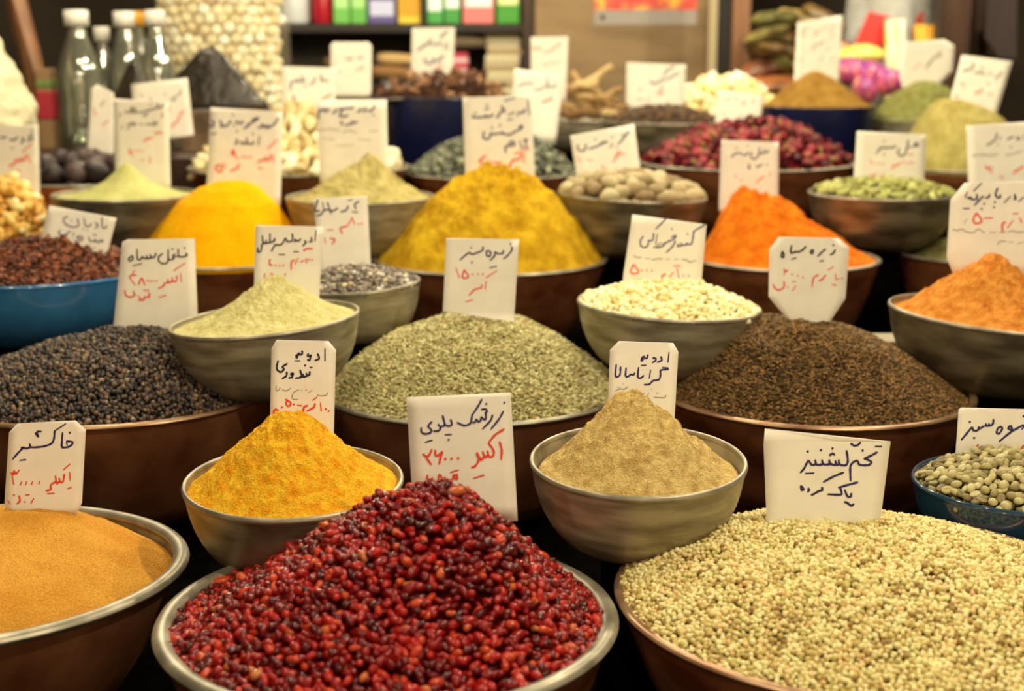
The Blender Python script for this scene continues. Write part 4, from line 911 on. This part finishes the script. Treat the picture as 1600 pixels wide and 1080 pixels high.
card('strongly tilted card beside the olive green powder', [(1503, 86), (1582, 96), (1552, 195), (1474, 195)], 3.66, (1475, 75), 9.391, [
 (*K_, 14, "850,350 800,420 740,420;770,490;700,370 640,390;560,260 550,340;600,380 500,360 450,370;430,220 420,300 340,320 270,350"),
 (*R_, 16, "640,510 660,540;560,600 520,650 450,660;250,510 290,560;150,700 210,720;650,670 700,690")], lean=5)
#CARDS-END

# ------------------------------------------------------------------ background
#BG-BEGIN
def pxbox(b, x0, y0, x1, y1, d, depth):
    """box whose front face spans the pixel rectangle at distance d"""
    p = at(x0, y0, d); q = at(x1, y1, d); yy = (p[1] + q[1]) / 2
    b.box(((p[0] + q[0]) / 2, yy + depth / 2, (p[2] + q[2]) / 2), (abs(q[0] - p[0]), depth, abs(p[2] - q[2])))
def boxobj(name, m, x0, y0, x1, y1, d, depth, parent=None, bevel=.004):
    b = MB(); pxbox(b, x0, y0, x1, y1, d, depth); return b.build(name, m, parent, smooth=False, bevel=bevel)
def zat(y, d): return float(at(800, y, d)[2])

# crate the bottles stand on
zc = zat(240, 3.68)
b = MB(); b.box((-.97, 3.77, (zc + .942) / 2), (.58, .38, zc - .942)); o = b.build('storage_crate', M['wood_dark'], smooth=False, bevel=.006)
tag(o, 'dark wooden crate under the glass bottles', 'crate')

def bottle(cx, ytop, d, r, h, m, capm, label, cap_h=.04, content=None, sm=None):
    p = at(cx, ytop, d); z0 = max(p[2] - h, 0.0); h = p[2] - z0
    e = empty('bottle', (p[0], p[1], z0)); tag(e, label, 'bottle')
    nr = r * .40
    pr = [(0, .004), (r * .85, 0), (r, .008), (r, .30 * h), (r * .93, .36 * h), (r, .42 * h), (r, .52 * h), (r * .96, .58 * h), (r * .74, .70 * h), (r * .50, .80 * h), (nr, .86 * h), (nr, h - cap_h * .6), (nr * .9, h - cap_h * .6)]
    inn = [(max(a - .0016, 0), z + (.0016 if i < 3 else 0)) for i, (a, z) in enumerate(pr[:-1])][::-1]
    b = MB(); b.lathe(pr + inn, 40); b.build('body', m, e)
    b = MB(); b.lathe([(0, h), (nr * 1.28, h), (nr * 1.4, h - .004), (nr * 1.4, h - cap_h), (nr * 1.05, h - cap_h)], 32); b.build('cap', capm, e)
    if content:
        b = MB(); b.lathe([(0, .006), (r * .9, .006), (r * .93, .02), (r * .93, .5 * h), (0, .5 * h)], 28); b.build('contents', content, e)
    return e
M['brown_liquid'] = mat('brown_syrup', (.22, .06, .015), .1, 0, Coat_Weight=.5)
M['redlabel'] = mat('red_liquid', (.35, .04, .02), .3)
M['cap_yellow'] = mat('yellow_cap', (.75, .35, .02), .4)
M['clear_dim'] = M['glass']
bottle(118, 16, 3.72, .058, .372, M['glass'], M['white_cap'], 'large clear glass bottle with white cap, nearest of the bottles')
bottle(193, 18, 3.80, .052, .375, M['glass'], M['white_cap'], 'clear bottle with white cap behind the small black bag')
bottle(241, 16, 3.82, .050, .375, M['glass'], M['white_cap'], 'clear bottle with white cap in front of the bag of white balls')
bottle(158, 42, 3.90, .040, .34, M['glass'], M['white_cap'], 'shorter bottle of red liquid with white cap between the large ones', content=M['redlabel'])
bottle(214, 18, 3.93, .036, .36, M['glass'], M['cap_yellow'], 'slim bottle of brown syrup with a yellow cap', content=M['brown_liquid'])
e = empty('paper_packet', at(79, 232, 3.86)); tag(e, 'narrow packet with red and green bands left of the large glass bottle', 'packet')
def pb(name, m, z0, z1, g=0):
    b = MB(); b.box((0, -g, (z0 + z1) / 2), (.040 + g, .05 + g, z1 - z0)); b.build(name, m, e, smooth=False, bevel=.003)
pb('carton', mat('packet_tan', alb(150, 112, 70), .6), 0, .215); pb('red_band', mat('packet_red', alb(176, 40, 50), .5), .08, .155, .002); pb('green_band', mat('packet_green', alb(110, 130, 60), .5), .165, .185, .002)

# bag of white balls
cxw, cyw = -.845, 4.22; R0 = .18
film = mat('clear_film', (.9, .85, .72), .12, 0, Alpha=.10)
b = MB(); b.lathe([(R0 * .8, 1.055), (R0 * 1.06, 1.10), (R0 * 1.08, 1.4), (R0 * 1.06, 1.66), (R0 * .6, 1.76), (R0 * .25, 1.80), (R0 * .4, 1.88)], 40, (cxw, cyw, 0))
e = empty('clear_sack', (cxw, cyw, 1.05)); tag(e, 'tall clear plastic sack packed with round white balls', 'sack')
o = b.build('film', film, e); o.location = (-cxw, -cyw, -1.05)
core = mat('ball_core', alb(190, 160, 96), .9)
b = MB(); b.lathe([(0, .01), (R0 * .88, .01), (R0 * .88, .60), (0, .62)], 32); o = b.build('filling', core, e); o['kind'] = 'stuff'
wb = setm([lumpy('white_ball', (.0165, .0165, .0155), s + 100, 8, 12, .06) for s in range(3)], objmat('ball_skin', [alb(206, 176, 112), alb(234, 212, 154), alb(252, 240, 196)], .5, 90, bump=.3))
k = 0
for iz in range(21):
    z = 1.09 + iz * .0275
    for ia in range(15):
        if k >= 300: break
        a = PI * (1.02 + .96 * (ia + (iz % 2) * .5) / 15.0) + random.gauss(0, .015)
        rr_ = R0 * (.93 + random.uniform(-.03, .04))
        o = obj('white_ball', wb[k % 3], None); o.location = (cxw + rr_ * math.cos(a), cyw + rr_ * math.sin(a), z + random.gauss(0, .003)); o.rotation_euler = (random.uniform(0, 6), random.uniform(0, 6), 0)
        tag(o, 'round cream white ball inside the tall clear sack', 'white ball', 'white balls in the clear sack'); k += 1

# dark plastic bags
darkbag = noisemat('dark_bag_film', (.006, .005, .004), (.03, .022, .015), 14, .22, bump=.8, bscale=20, bdist=.01)
brownbag = noisemat('brown_bag', (.05, .028, .014), (.20, .13, .07), 9, .35, bump=.8, bscale=18, bdist=.01)
def peakbag(name, label, px, py, pbase, d, wpx, m_top, m_bot, depth=.12):
    t = at(px, py, d); h = t[2] - zat(pbase, d); w_ = wpx / FPX * d
    e = empty(name, (t[0], t[1], t[2] - h)); tag(e, label, 'bag')
    def sh(z0, z1, m, nm, sc=1.0):
        b = MB(); V = []; F = []; nr, ns = 12, 28
        for i in range(nr + 1):
            f = z0 + (z1 - z0) * i / nr
            wf = (1 - f) ** .8 + .04
            for k in range(ns):
                a = 2 * PI * k / ns; c, s_ = math.cos(a), math.sin(a)
                q = (abs(c) ** 4 + abs(s_) ** 4) ** -.25
                wr = 1 + .10 * math.sin(5 * a + f * 7) * (1 - f) + .05 * math.sin(9 * a - f * 5)
                V.append((c * q * w_ / 2 * wf * wr * sc + .002, s_ * q * depth * wf * wr * sc, h * f))
        for i in range(nr):
            for k in range(ns): F.append((i * ns + k, i * ns + (k + 1) % ns, (i + 1) * ns + (k + 1) % ns, (i + 1) * ns + k))
        F.append(tuple(nr * ns + k for k in range(ns))); F.append(tuple(range(ns))[::-1])
        b.add(V, F); b.build(nm, m, e)
    sh(.42, 1.0, m_top, 'gathered_top'); sh(0, .42, m_bot, 'filled_base')
peakbag('plastic_bag', 'brown plastic bag with a black gathered peak in front of the clear sack', 325, 73, 240, 3.76, 250, darkbag, brownbag, .06)
peakbag('plastic_bag', 'small black pointed bag beside the bottles', 207, 94, 238, 3.55, 118, darkbag, darkbag, .05)

# wooden post at the left
p0, p1 = at(72, 190, 4.6), at(15, -40, 4.6)
b = MB(); b.tube([(p0[0] + .1, p0[1], 0.0), p0, p1, p1 + (p1 - p0) * .8], .035, 4); o = b.build('leaning_post', M['wood_brown'], smooth=False)
tag(o, 'brown wooden post leaning at the left behind the bottles', 'post')

# shelf unit
DS = 5.6
e = empty('shelf_unit', (float(at(625, 0, DS)[0]), float(at(625, 0, DS)[1]), 0)); tag(e, 'dark wooden shelf unit on the back wall with packets and jars', 'shelf unit')
ox, oy = e.location.x, e.location.y
def sp(name, m, c, size):
    b = MB(); b.box((c[0] - ox, c[1] - oy, c[2]), size); return b.build(name, m, e, smooth=False, bevel=.004)
xl, xr = float(at(412, 0, DS)[0]), float(at(826, 0, DS)[0]); yb = oy
M['shelf'] = noisemat('shelf_wood', (.010, .008, .006), (.022, .016, .012), 4, .6)
sp('back_panel', noisemat('shelf_back', (.03, .026, .02), (.06, .05, .04), 4, .8), ((xl + xr) / 2, yb + .36, 1.2), (xr - xl, .02, 2.2))
for x in (xl, xr): sp('side_panel', M['wood_dark'] if x == xr else M['shelf'], (x, yb + .17, 1.15), (.05, .36, 2.3))
z1 = zat(40, DS); z2 = zat(160, DS)
for z, t in ((z1, .035), (z2, .03), (z1 + .42, .03), (z2 - .4, .03)): sp('shelf_board', M['shelf'], ((xl + xr) / 2, yb + .17, z - t / 2 + .008), (xr - xl - .04, .34, t))
sp('divider', M['shelf'], (float(at(661, 0, DS)[0]), yb + .17, z1 + .2), (.02, .34, .4))
zt = z1 + .008
def pack(name, label, cat, x0, x1, h, rgb, band=None, d=DS + .03, group=None, rgb2=None):
    p = at(x0, 40, d); q = at(x1, 40, d); w_ = q[0] - p[0]
    e2 = empty(name, ((p[0] + q[0]) / 2, yb + .07, zt)); tag(e2, label, cat, group)
    b = MB(); b.box((0, 0, h / 2), (w_, .09, h)); b.build('carton', mat(name + '_' + cat, alb(*rgb), .5), e2, smooth=False, bevel=.004)
    if band:
        b = MB(); b.box((0, -.046, h * band[0]), (w_ * .86, .003, h * band[1])); b.build('printed_band', mat(name + '_band', alb(*band[2]), .5), e2, smooth=False)
def jar(label, x0, x1, h, rgb, lid):
    p = at(x0, 40, DS); q = at(x1, 40, DS); r = (q[0] - p[0]) / 2
    e2 = empty('storage_jar', ((p[0] + q[0]) / 2, yb + .09, zt)); tag(e2, label, 'jar')
    b = MB(); b.lathe([(0, 0), (r * .9, 0), (r, .01), (r, h * .85), (r * .8, h * .92), (0, h * .92)], 32); b.build('body', mat('jar_body', alb(*rgb), .35), e2)
    b = MB(); b.lathe([(r * .85, h * .88), (r * .85, h), (0, h)], 32); b.build('lid', mat('jar_lid', alb(*lid), .4), e2)
jar('white round jar at the left end of the top shelf', 432, 478, .20, (214, 210, 190), (200, 190, 160))
jar('crimson round tin on the top shelf', 482, 518, .20, (176, 20, 34), (120, 14, 20))
pack('paper_carton', 'light green carton beside the crimson tin', 'carton', 521, 546, .20, (112, 182, 72), (.45, .3, (176, 220, 130)))
pack('paper_carton', 'light green carton beside the violet carton', 'carton', 548, 572, .20, (104, 176, 66), (.45, .3, (170, 214, 120)))
pack('paper_carton', 'violet and white carton on the top shelf', 'carton', 575, 618, .20, (92, 78, 126), (.3, .3, (200, 196, 220)))
pack('paper_carton', 'plain yellow carton on the top shelf', 'carton', 622, 657, .20, (236, 196, 50), (.5, .7, (214, 150, 24)))
pack('paper_carton', 'white and green carton right of the shelf divider', 'carton', 667, 692, .20, (70, 156, 62), (.5, .5, (232, 250, 214)))
pack('paper_carton', 'white and green carton touching the pink one', 'carton', 694, 719, .20, (60, 146, 54), (.55, .5, (236, 250, 220)))
pack('paper_carton', 'pink carton with a bright white patch', 'carton', 723, 772, .20, (226, 116, 104), (.5, .35, (255, 226, 206)))
pack('paper_carton', 'green carton with yellow-white top at the right end of the shelf', 'carton', 776, 812, .20, (66, 150, 40), (.62, .5, (244, 246, 150)))
# lower shelf
z2t = z2 + .008
def stack(name, label, cat, group, x0, x1, ytop, ybot, n, cols, dd=.10, jit=.004):
    p = at(x0, ybot, DS + .05); q = at(x1, ytop, DS + .05); w_ = q[0] - p[0]; h = (q[2] - z2t) / n
    ms = [mat(name + '_cover', alb(*c), .7) for c in cols]
    for i in range(n):
        b = MB(); b.box((0, 0, h / 2), (w_ * random.uniform(.96, 1), .2, h * .9)); o = b.build(name, ms[i % len(ms)], smooth=False, bevel=.002)
        o.location = ((p[0] + q[0]) / 2 + random.gauss(0, jit), yb + .16, z2t + i * h); tag(o, label, cat, group)
stack('paper_bundle', 'cream paper bundle in the tall stack at the right of the lower shelf', 'paper bundle', 'stacked cream paper bundles', 757, 813, 42, 160, 13, [(214, 190, 140), (236, 216, 160), (190, 160, 104)])
stack('candy_box', 'pink and white box in the short stack on the lower shelf', 'box', 'stacked pink boxes', 704, 730, 82, 160, 9, [(206, 60, 74), (236, 190, 176)])
for i, (x0, y0, x1, y1, c) in enumerate([(585, 82, 650, 100, (206, 164, 100)), (575, 102, 640, 122, (150, 104, 54)), (500, 88, 560, 108, (120, 86, 44)), (640, 52, 760, 74, (110, 90, 60))]):
    p = at(x0, (y0 + y1) / 2, DS - .05); q = at(x1, (y0 + y1) / 2 + 3, DS - .05); r = (y1 - y0) / 2 / FPX * DS
    b = MB(); b.tube([p + (q - p) * t for t in np.linspace(0, 1, 6)], [r * .8, r, r * 1.05, r, r * .9, r * .6], 12)
    o = b.build('cloth_roll', mat('roll', alb(*c), .8)); tag(o, ['pale tan roll lying beside the navy pot card', 'brown roll under the pale tan one', 'short brown roll on the lower shelf at left', 'long dull roll below the top shelf'][i], 'roll'); o.location.y += .14
for i in range(3):
    b = MB(); x = [600, 616, 634][i]; p = at(x, 160, DS); b.lathe([(0, 0), (.022, 0), (.024, .01), (.024, .07), (.01, .09), (.01, .115), (.014, .117), (.014, .13), (0, .13)], 20)
    o = b.build('small_bottle', mat('small_bottle', alb(130, 124, 110), .15)); o.location = (p[0], yb + .06, z2t); tag(o, 'small grey bottle on the lower shelf', 'bottle', 'small grey bottles on the lower shelf')

# cabinet with beige panel and poster
e = empty('wooden_cabinet', (float(at(975, 0, 5.5)[0]), float(at(975, 0, 5.5)[1]), 0)); tag(e, 'tall beige wooden cabinet behind the brown roots', 'cabinet')
def cb(name, m, x0, x1, z0, z1, y0, th):
    p = at(x0, 0, 5.5)[0]; q = at(x1, 0, 5.5)[0]; b = MB(); b.box(((p + q) / 2 - e.location.x, y0, (z0 + z1) / 2), (q - p, th, z1 - z0)); return b.build(name, m, e, smooth=False, bevel=.003)
cb('panel', M['wood_beige'], 836, 1112, 0, 2.3, .05, .1)
cb('edge_trim', mat('pale_trim', alb(196, 172, 120), .5), 1108, 1121, 0, 2.3, -.01, .04)
pc = at(1011, 5, 5.46); pc[1] = e.location.y + .001
e = empty('poster', pc); tag(e, 'poster with red and yellow pictures above a grey strip', 'poster')
pw = 162 / FPX * 5.46
def pp(name, m, x, z, w_, h): b = MB(); b.box((x, 0, z), (w_, .004, h)); return b.build(name, m, e, smooth=False)
pp('grey_strip', mat('poster_grey', alb(150, 136, 116), .6), 0, -.052, pw, .056)
pp('sheet', noisemat('poster_picture', alb(222, 50, 34), alb(236, 170, 50), 14, .5, c3=alb(200, 70, 50)), 0, .075, pw, .20)
b = MB(); b.lathe([(0, -.001), (.009, -.001), (.009, .001), (0, .001)], 16); o = b.build('round_mark', M['black'], e); o.rotation_euler = (PI / 2, 0, 0); o.location = (-pw * .42, -.004, -.052)

def post(label, x0, x1, d, m, z1=2.6, name='wooden_post', z0=0):
    p = at(x0, 60, d); q = at(x1, 60, d); b = MB(); b.box(((p[0] + q[0]) / 2, p[1], (z0 + z1) / 2), (q[0] - p[0], .06, z1 - z0)); o = b.build(name, m, smooth=False, bevel=.004); tag(o, label, 'post')
post('black upright right beside the beige cabinet', 1123, 1141, 5.3, M['black'])
post('brown wooden upright between the cabinet and the packets', 1143, 1170, 5.25, M['wood_brown'])
post('dark brown wooden upright behind the bright eight-sided card', 1462, 1512, 4.88, M['wood_dark'])
post('dark brown wooden upright near the right edge', 1520, 1540, 5.4, M['wood_dark'])
# heap of packets in the right opening, on a low counter
b = MB(); b.box((1.70, 5.32, .55), (1.30, .7, 1.1)); o = b.build('low_counter', M['wood_dark'], smooth=False, bevel=.01); tag(o, 'dark low counter behind the stand carrying packets', 'counter')
pal = [(176, 150, 60), (206, 120, 60), (150, 130, 64), (190, 160, 90), (160, 90, 50), (130, 120, 60), (214, 176, 100), (140, 104, 50)]
names = ['mustard', 'salmon orange', 'olive', 'straw yellow', 'rusty brown', 'moss coloured', 'pale wheat', 'tan']
pm = [noisemat('packet_' + str(i), alb(*c), alb(*[int(v * .6) for v in c]), 9, .35, bump=.6, bscale=14, bdist=.01) for i, c in enumerate(pal)]
def pillow(L, W, T):
    V = []; F = []; n = 12
    for side in (1, -1):
        for i in range(n + 1):
            for k in range(n + 1):
                u = i / n * 2 - 1; v = k / n * 2 - 1
                h = (max(0, 1 - u ** 4) * max(0, 1 - v ** 4)) ** .5
                V.append((u * L / 2, v * W / 2, side * T / 2 * h + .003 * math.sin(7 * u + 5 * v)))
    m_ = (n + 1) ** 2
    for sd in (0, 1):
        for i in range(n):
            for k in range(n):
                q = sd * m_ + i * (n + 1) + k; f = (q, q + n + 1, q + n + 2, q + 1); F.append(f if sd == 0 else f[::-1])
    return np.array(V), F
pv, pf = pillow(.17, .12, .05)
ph = [(0, 'lying lowest'), (1, 'in the middle'), (2, 'on top')]
zz = 1.10
for i in range(8):
    for j in range(3):
        xx = 1180 + j * 36 + (i % 2) * 12; me = mkmesh('spice_packet', pv, pf); q = (i * 3 + j) % 8
        o = obj('spice_packet', me, pm[q]); p = at(xx, 80, 5.15)
        o.location = (p[0], 5.05 + random.uniform(-.03, .05), zz + .03 + i * .056 + random.uniform(0, .008)); o.rotation_euler = (random.gauss(.15, .15), random.gauss(0, .2), random.uniform(-.6, .6))
        tag(o, '%s packet in the tall pile between the brown upright and the tall card' % names[q], 'packet', 'piled %s packets' % names[q])
# white sack, red card, bright packets on the right
grey = noisemat('white_sack', alb(196, 190, 170), alb(150, 142, 122), 6, .8, bump=.8, bscale=7, bdist=.02)
t = at(1385, -60, 5.2); zb = 1.1
V, F = [], []; b = MB(); nr = 14; ns = 32
for i in range(nr + 1):
    f = i / nr; rx = .19 * (1 - .25 * f ** 2) * (1 if i else .8); ry = .13 * (1 - .3 * f ** 2)
    for k in range(ns):
        a = 2 * PI * k / ns; wob = 1 + .05 * math.sin(5 * a + f * 6) + .03 * math.sin(11 * a)
        V.append((t[0] + rx * wob * math.cos(a), 5.25 + ry * wob * math.sin(a), zb + f * .62))
for i in range(nr):
    for k in range(ns): F.append((i * ns + k, i * ns + (k + 1) % ns, (i + 1) * ns + (k + 1) % ns, (i + 1) * ns + k))
F += [tuple(range(ns))[::-1], tuple(nr * ns + k for k in range(ns))]; b.add(V, F); o = b.build('white_sack', grey); tag(o, 'upright greyish white sack behind the red card', 'sack')
def leaf_card(name, label, cat, corners, d, m, th=.004):
    P = [at(x, y, d) for x, y in corners]; b = MB(); n = len(P)
    b.add([p for p in P] + [p + np.array([0, th, 0]) for p in P], [tuple(range(n)), tuple(range(n, 2 * n))[::-1]] + [(i, (i + 1) % n, n + (i + 1) % n, n + i) for i in range(n)])
    o = b.build(name, m, smooth=False); tag(o, label, cat); return o
leaf_card('red_card', 'bright red card leaning against the white sack', 'card', [(1358, 18), (1392, 26), (1388, 62), (1366, 80), (1333, 76)], 5.0, mat('red_card', alb(228, 22, 8), .5))
leaf_card('red_card', 'small rust red card right of the bright red one', 'card', [(1424, 20), (1444, 18), (1440, 60), (1418, 58)], 5.02, mat('rust_card', alb(176, 62, 30), .5))
leaf_card('striped_packet', 'yellow and white striped packet beside the red card', 'packet', [(1385, 30), (1414, 30), (1412, 222), (1383, 222)], 4.95, noisemat('stripe', alb(240, 215, 60), alb(235, 220, 200), 20, .4, stretch=(6, 1, .3)), .03)
leaf_card('orange_glow_panel', 'small orange panel standing in for the glow above the eight-sided card', 'packet', [(1430, 38), (1470, 40), (1466, 225), (1436, 225)], 4.92, mat('orange_glow', alb(236, 170, 60), .2), .02)  # orange glow put in as a coloured panel, stretched downwards
def blob(name, label, cat, cx, cy, d, size, m, seed, rot=(0, 0, 0)):
    o = obj(name, lumpy(name, size, seed, 14, 20, .15), m); o.location = at(cx, cy, d); o.rotation_euler = rot; tag(o, label, cat); return o
blob('yellow_bag', 'soft yellow bag below the red card', 'bag', 1343, 86, 4.85, (.085, .05, .035), noisemat('yellow_bag', alb(250, 200, 70), alb(244, 226, 110), 8, .35), 5)
pq = at(1362, 165, 4.66); b = MB(); b.box((pq[0], pq[1], (pq[2] - .02 + 1.051) / 2), (.2, .1, pq[2] - .02 - 1.051)); o = b.build('cardboard_carton', mat('cardboard', alb(120, 84, 46), .8), smooth=False); tag(o, 'brown cardboard carton under the patterned packets', 'carton')
flo = noisemat('floral_film', alb(120, 60, 140), alb(250, 170, 110), 18, .3, c3=alb(206, 84, 110), bump=.6, bscale=14, bdist=.01)
for i, (x, y, sx, lb) in enumerate([(1330, 112, .06, 'purple patterned packet nearest the brown powder'), (1362, 120, .07, 'pink and purple patterned packet, largest of its heap'), (1392, 128, .055, 'orange-pink patterned packet beside the green powder'), (1352, 140, .06, 'patterned packet lying lowest under the pink and purple one')]):
    blob('patterned_packet', lb, 'packet', x, y, 4.75 - .02 * i, (sx, .05, .045), flo, 20 + i, (.2 * i, .4, .3 * i))
leaf_card('hanging_cloth', 'grey cloth at the far right edge', 'cloth', [(1545, -30), (1590, -30), (1588, 92), (1560, 88), (1540, 60)], 5.1, mat('grey_cloth', alb(52, 38, 32), .9), .02)  # cloth sheet set in mid-air, nothing modelled to hold it
b = MB(); p = at(560, 158, 3.98); b.lathe([(0, -.01), (.10, -.01), (.13, .004), (.135, .004), (.135, .008), (0, -.004)], 48); o = b.build('scale_pan', M['tin_dark']); o.location = (p[0] + .03, p[1] + .1, p[2] + .0); tag(o, 'grey metal scale pan left of the navy pot', 'pan')
b = MB(); b.lathe([(0, 0), (.05, 0), (.03, p[2] - 1.05 - .01), (0, p[2] - 1.05 - .01)], 24); o2 = b.build('pan_stand', M['tin_dark']); o2.location = (p[0] + .03, p[1] + .1, 1.05); tag(o2, 'tapered foot carrying the grey scale pan', 'stand')
# pale boards in the gap at the right
for (x0, y0, x1, y1, d, lb) in [(1335, 520, 1405, 545, 2.32, 'pale board lying in the gap beside the caraway seeds'), (1375, 552, 1425, 566, 2.22, 'narrow pale strip under the tin bowl of rust-coloured powder')]:
    p = at((x0 + x1) / 2, (y0 + y1) / 2, d); b = MB(); b.box((0, 0, 0), ((x1 - x0) / FPX * d, .07, .012)); o = b.build('pale_board', mat('pale_board', alb(150, 134, 96), .6), smooth=False, bevel=.002); o.location = p; tag(o, lb, 'board')

# ------------------------------------------------------------------ the man at the left edge
skin = mat('skin', alb(196, 140, 96), .5); shirt = noisemat('cream_shirt', alb(214, 200, 156), alb(190, 172, 124), 5, .85, bump=.9, bscale=9, bdist=.02)
def skinned(name, verts, edges, radii, m, parent=None, sub=2, root=0):
    me = bpy.data.meshes.new(name); me.from_pydata(verts, edges, []); o = bpy.data.objects.new(name, me); COL.objects.link(o)
    if parent: o.parent = parent
    me.materials.append(m)
    md = o.modifiers.new('skin', 'SKIN'); md.use_smooth_shade = True
    if not me.skin_vertices: me.skin_vertices.new()
    for i, r in enumerate(radii):
        me.skin_vertices[0].data[i].radius = r if hasattr(r, '__len__') else (r, r)
    me.skin_vertices[0].data[root].use_root = True
    s_ = o.modifiers.new('sub', 'SUBSURF'); s_.levels = sub; s_.render_levels = sub
    return o
bx, by = -1.575, 3.52
bv = [(bx, by, .95), (bx, by, 1.15), (bx, by, 1.36), (bx, by, 1.50), (bx, by - .01, 1.57), (bx, by - .03, 1.68), (bx, by - .03, 1.78),
      (bx + .2, by - .03, 1.47), (bx + .37, by - .14, 1.25), (bx + .31, by - .36, 1.09), (bx + .29, by - .43, 1.06),
      (bx - .2, by, 1.45), (bx - .3, by + .02, 1.18), (bx - .32, by - .1, .94), (bx - .32, by - .15, .86),
      (bx + .1, by, .88), (bx + .11, by - .02, .5), (bx + .11, by, .09), (bx + .12, by - .16, .04),
      (bx - .1, by, .88), (bx - .11, by - .02, .5), (bx - .11, by, .09), (bx - .12, by - .16, .04)]
be = [(0, 1), (1, 2), (2, 3), (3, 4), (4, 5), (5, 6), (3, 7), (7, 8), (8, 9), (9, 10), (3, 11), (11, 12), (12, 13), (13, 14), (0, 15), (15, 16), (16, 17), (17, 18), (0, 19), (19, 20), (20, 21), (21, 22)]
br = [.13, .12, (.15, .11), .09, .055, .095, .07, .055, .045, .032, .028, .055, .045, .032, .028, .09, .065, .042, .04, .09, .065, .042, .04]
hand = []; 
wx, wy, wz = bv[10]
n0 = len(bv); bv.append((wx, wy - .06, wz - .01)); be.append((10, n0)); br.append(.024)
for k, (dx, L) in enumerate([(-.026, .060), (-.009, .070), (.009, .066), (.026, .052)]):
    q = len(bv); bv += [(wx + dx, wy - .085, wz - .012), (wx + dx * 1.2, wy - .085 - L * .55, wz - .022), (wx + dx * 1.25, wy - .085 - L, wz - .045)]; be += [(n0, q), (q, q + 1), (q + 1, q + 2)]; br += [.0105, .009, .0075]
q = len(bv); bv += [(wx - .035, wy - .045, wz - .02), (wx - .052, wy - .075, wz - .035)]; be += [(n0, q), (q, q + 1)]; br += [.011, .009]
pe = skinned('person', bv, be, br, skin); tag(pe, 'person at the left edge, only a cream sleeved arm reaching in', 'person')
sv = [(bx, by, .92), (bx, by, 1.15), (bx, by, 1.36), (bx, by, 1.485), (bx + .2, by - .03, 1.475), (bx + .30, by - .09, 1.36), (bx + .385, by - .15, 1.26), (bx + .34, by - .27, 1.17), (bx + .30, by - .40, 1.07), (bx - .2, by, 1.46), (bx - .3, by + .02, 1.18), (bx - .32, by - .1, .96)]
se = [(0, 1), (1, 2), (2, 3), (3, 4), (4, 5), (5, 6), (6, 7), (7, 8), (3, 9), (9, 10), (10, 11)]
so = skinned('shirt', sv, se, [.165, .15, (.18, .14), .10, .085, .088, .086, .068, .052, .08, .075, .05], shirt, pe, 4)
tx = bpy.data.textures.new('folds', 'CLOUDS'); tx.noise_scale = .05; tx.noise_depth = 1
dm = so.modifiers.new('folds', 'DISPLACE'); dm.texture = tx; dm.strength = .05; dm.mid_level = .5
tv = [(bx, by, .98), (bx, by, .9), (bx + .1, by, .84), (bx + .11, by - .02, .5), (bx + .11, by, .11), (bx - .1, by, .84), (bx - .11, by - .02, .5), (bx - .11, by, .11)]
skinned('trousers', tv, [(0, 1), (1, 2), (2, 3), (3, 4), (1, 5), (5, 6), (6, 7)], [.15, .15, .10, .08, .06, .10, .08, .06], mat('dark_trousers', (.02, .018, .016), .9), pe)
b = MB(); b.lathe([(0, .115), (.05, .105), (.09, .06), (.105, 0), (.10, -.04)], 28, (bx, by - .01, 1.73)); b.build('hair', mat('black_hair', (.01, .008, .006), .6), pe)
#BG-END

# ------------------------------------------------------------------ light
def lamp_or_fill(loc, watts, radius=.05, color=LIGHT, name='lamp_or_fill'):
    l = bpy.data.lights.new(name, 'POINT'); l.energy = watts; l.shadow_soft_size = radius; l.color = color
    o = bpy.data.objects.new(name, l); COL.objects.link(o); o.location = loc
for x, y, z, w in [(-.8, .55, 2.35, 20), (.75, .75, 2.45, 52), (.2, -.9, 2.05, 14), (-.5, 1.9, 2.5, 26), (.95, 2.2, 2.5, 30),  # the one behind the camera is an added fill for card and bowl fronts
                   (-1.0, 3.2, 2.3, 26), (.3, 3.1, 2.25, 30), (1.3, 3.3, 2.3, 20), (0.1, 4.6, 2.4, 36), (1.6, 4.5, 2.3, 34), (-1.1, 4.5, 2.4, 30)]:
    lamp_or_fill((x, y, z), w * 1.5, .04)
for x, y, z in [(-1.3, -1.4, 1.5), (.5, -1.7, 1.7), (1.6, -1.0, 1.45)]:  # unseen low lights, added to draw highlights on copper and glazed bowls
    lamp_or_fill((x, y, z), 13, .08)
w = bpy.data.worlds.new('world'); SC.world = w; w.use_nodes = True
w.node_tree.nodes['Background'].inputs[0].default_value = (1, .8, .55, 1)
w.node_tree.nodes['Background'].inputs[1].default_value = .02
SC.cycles.max_bounces = 8; SC.cycles.transparent_max_bounces = 16
SC.cycles.sample_clamp_indirect = 4.0
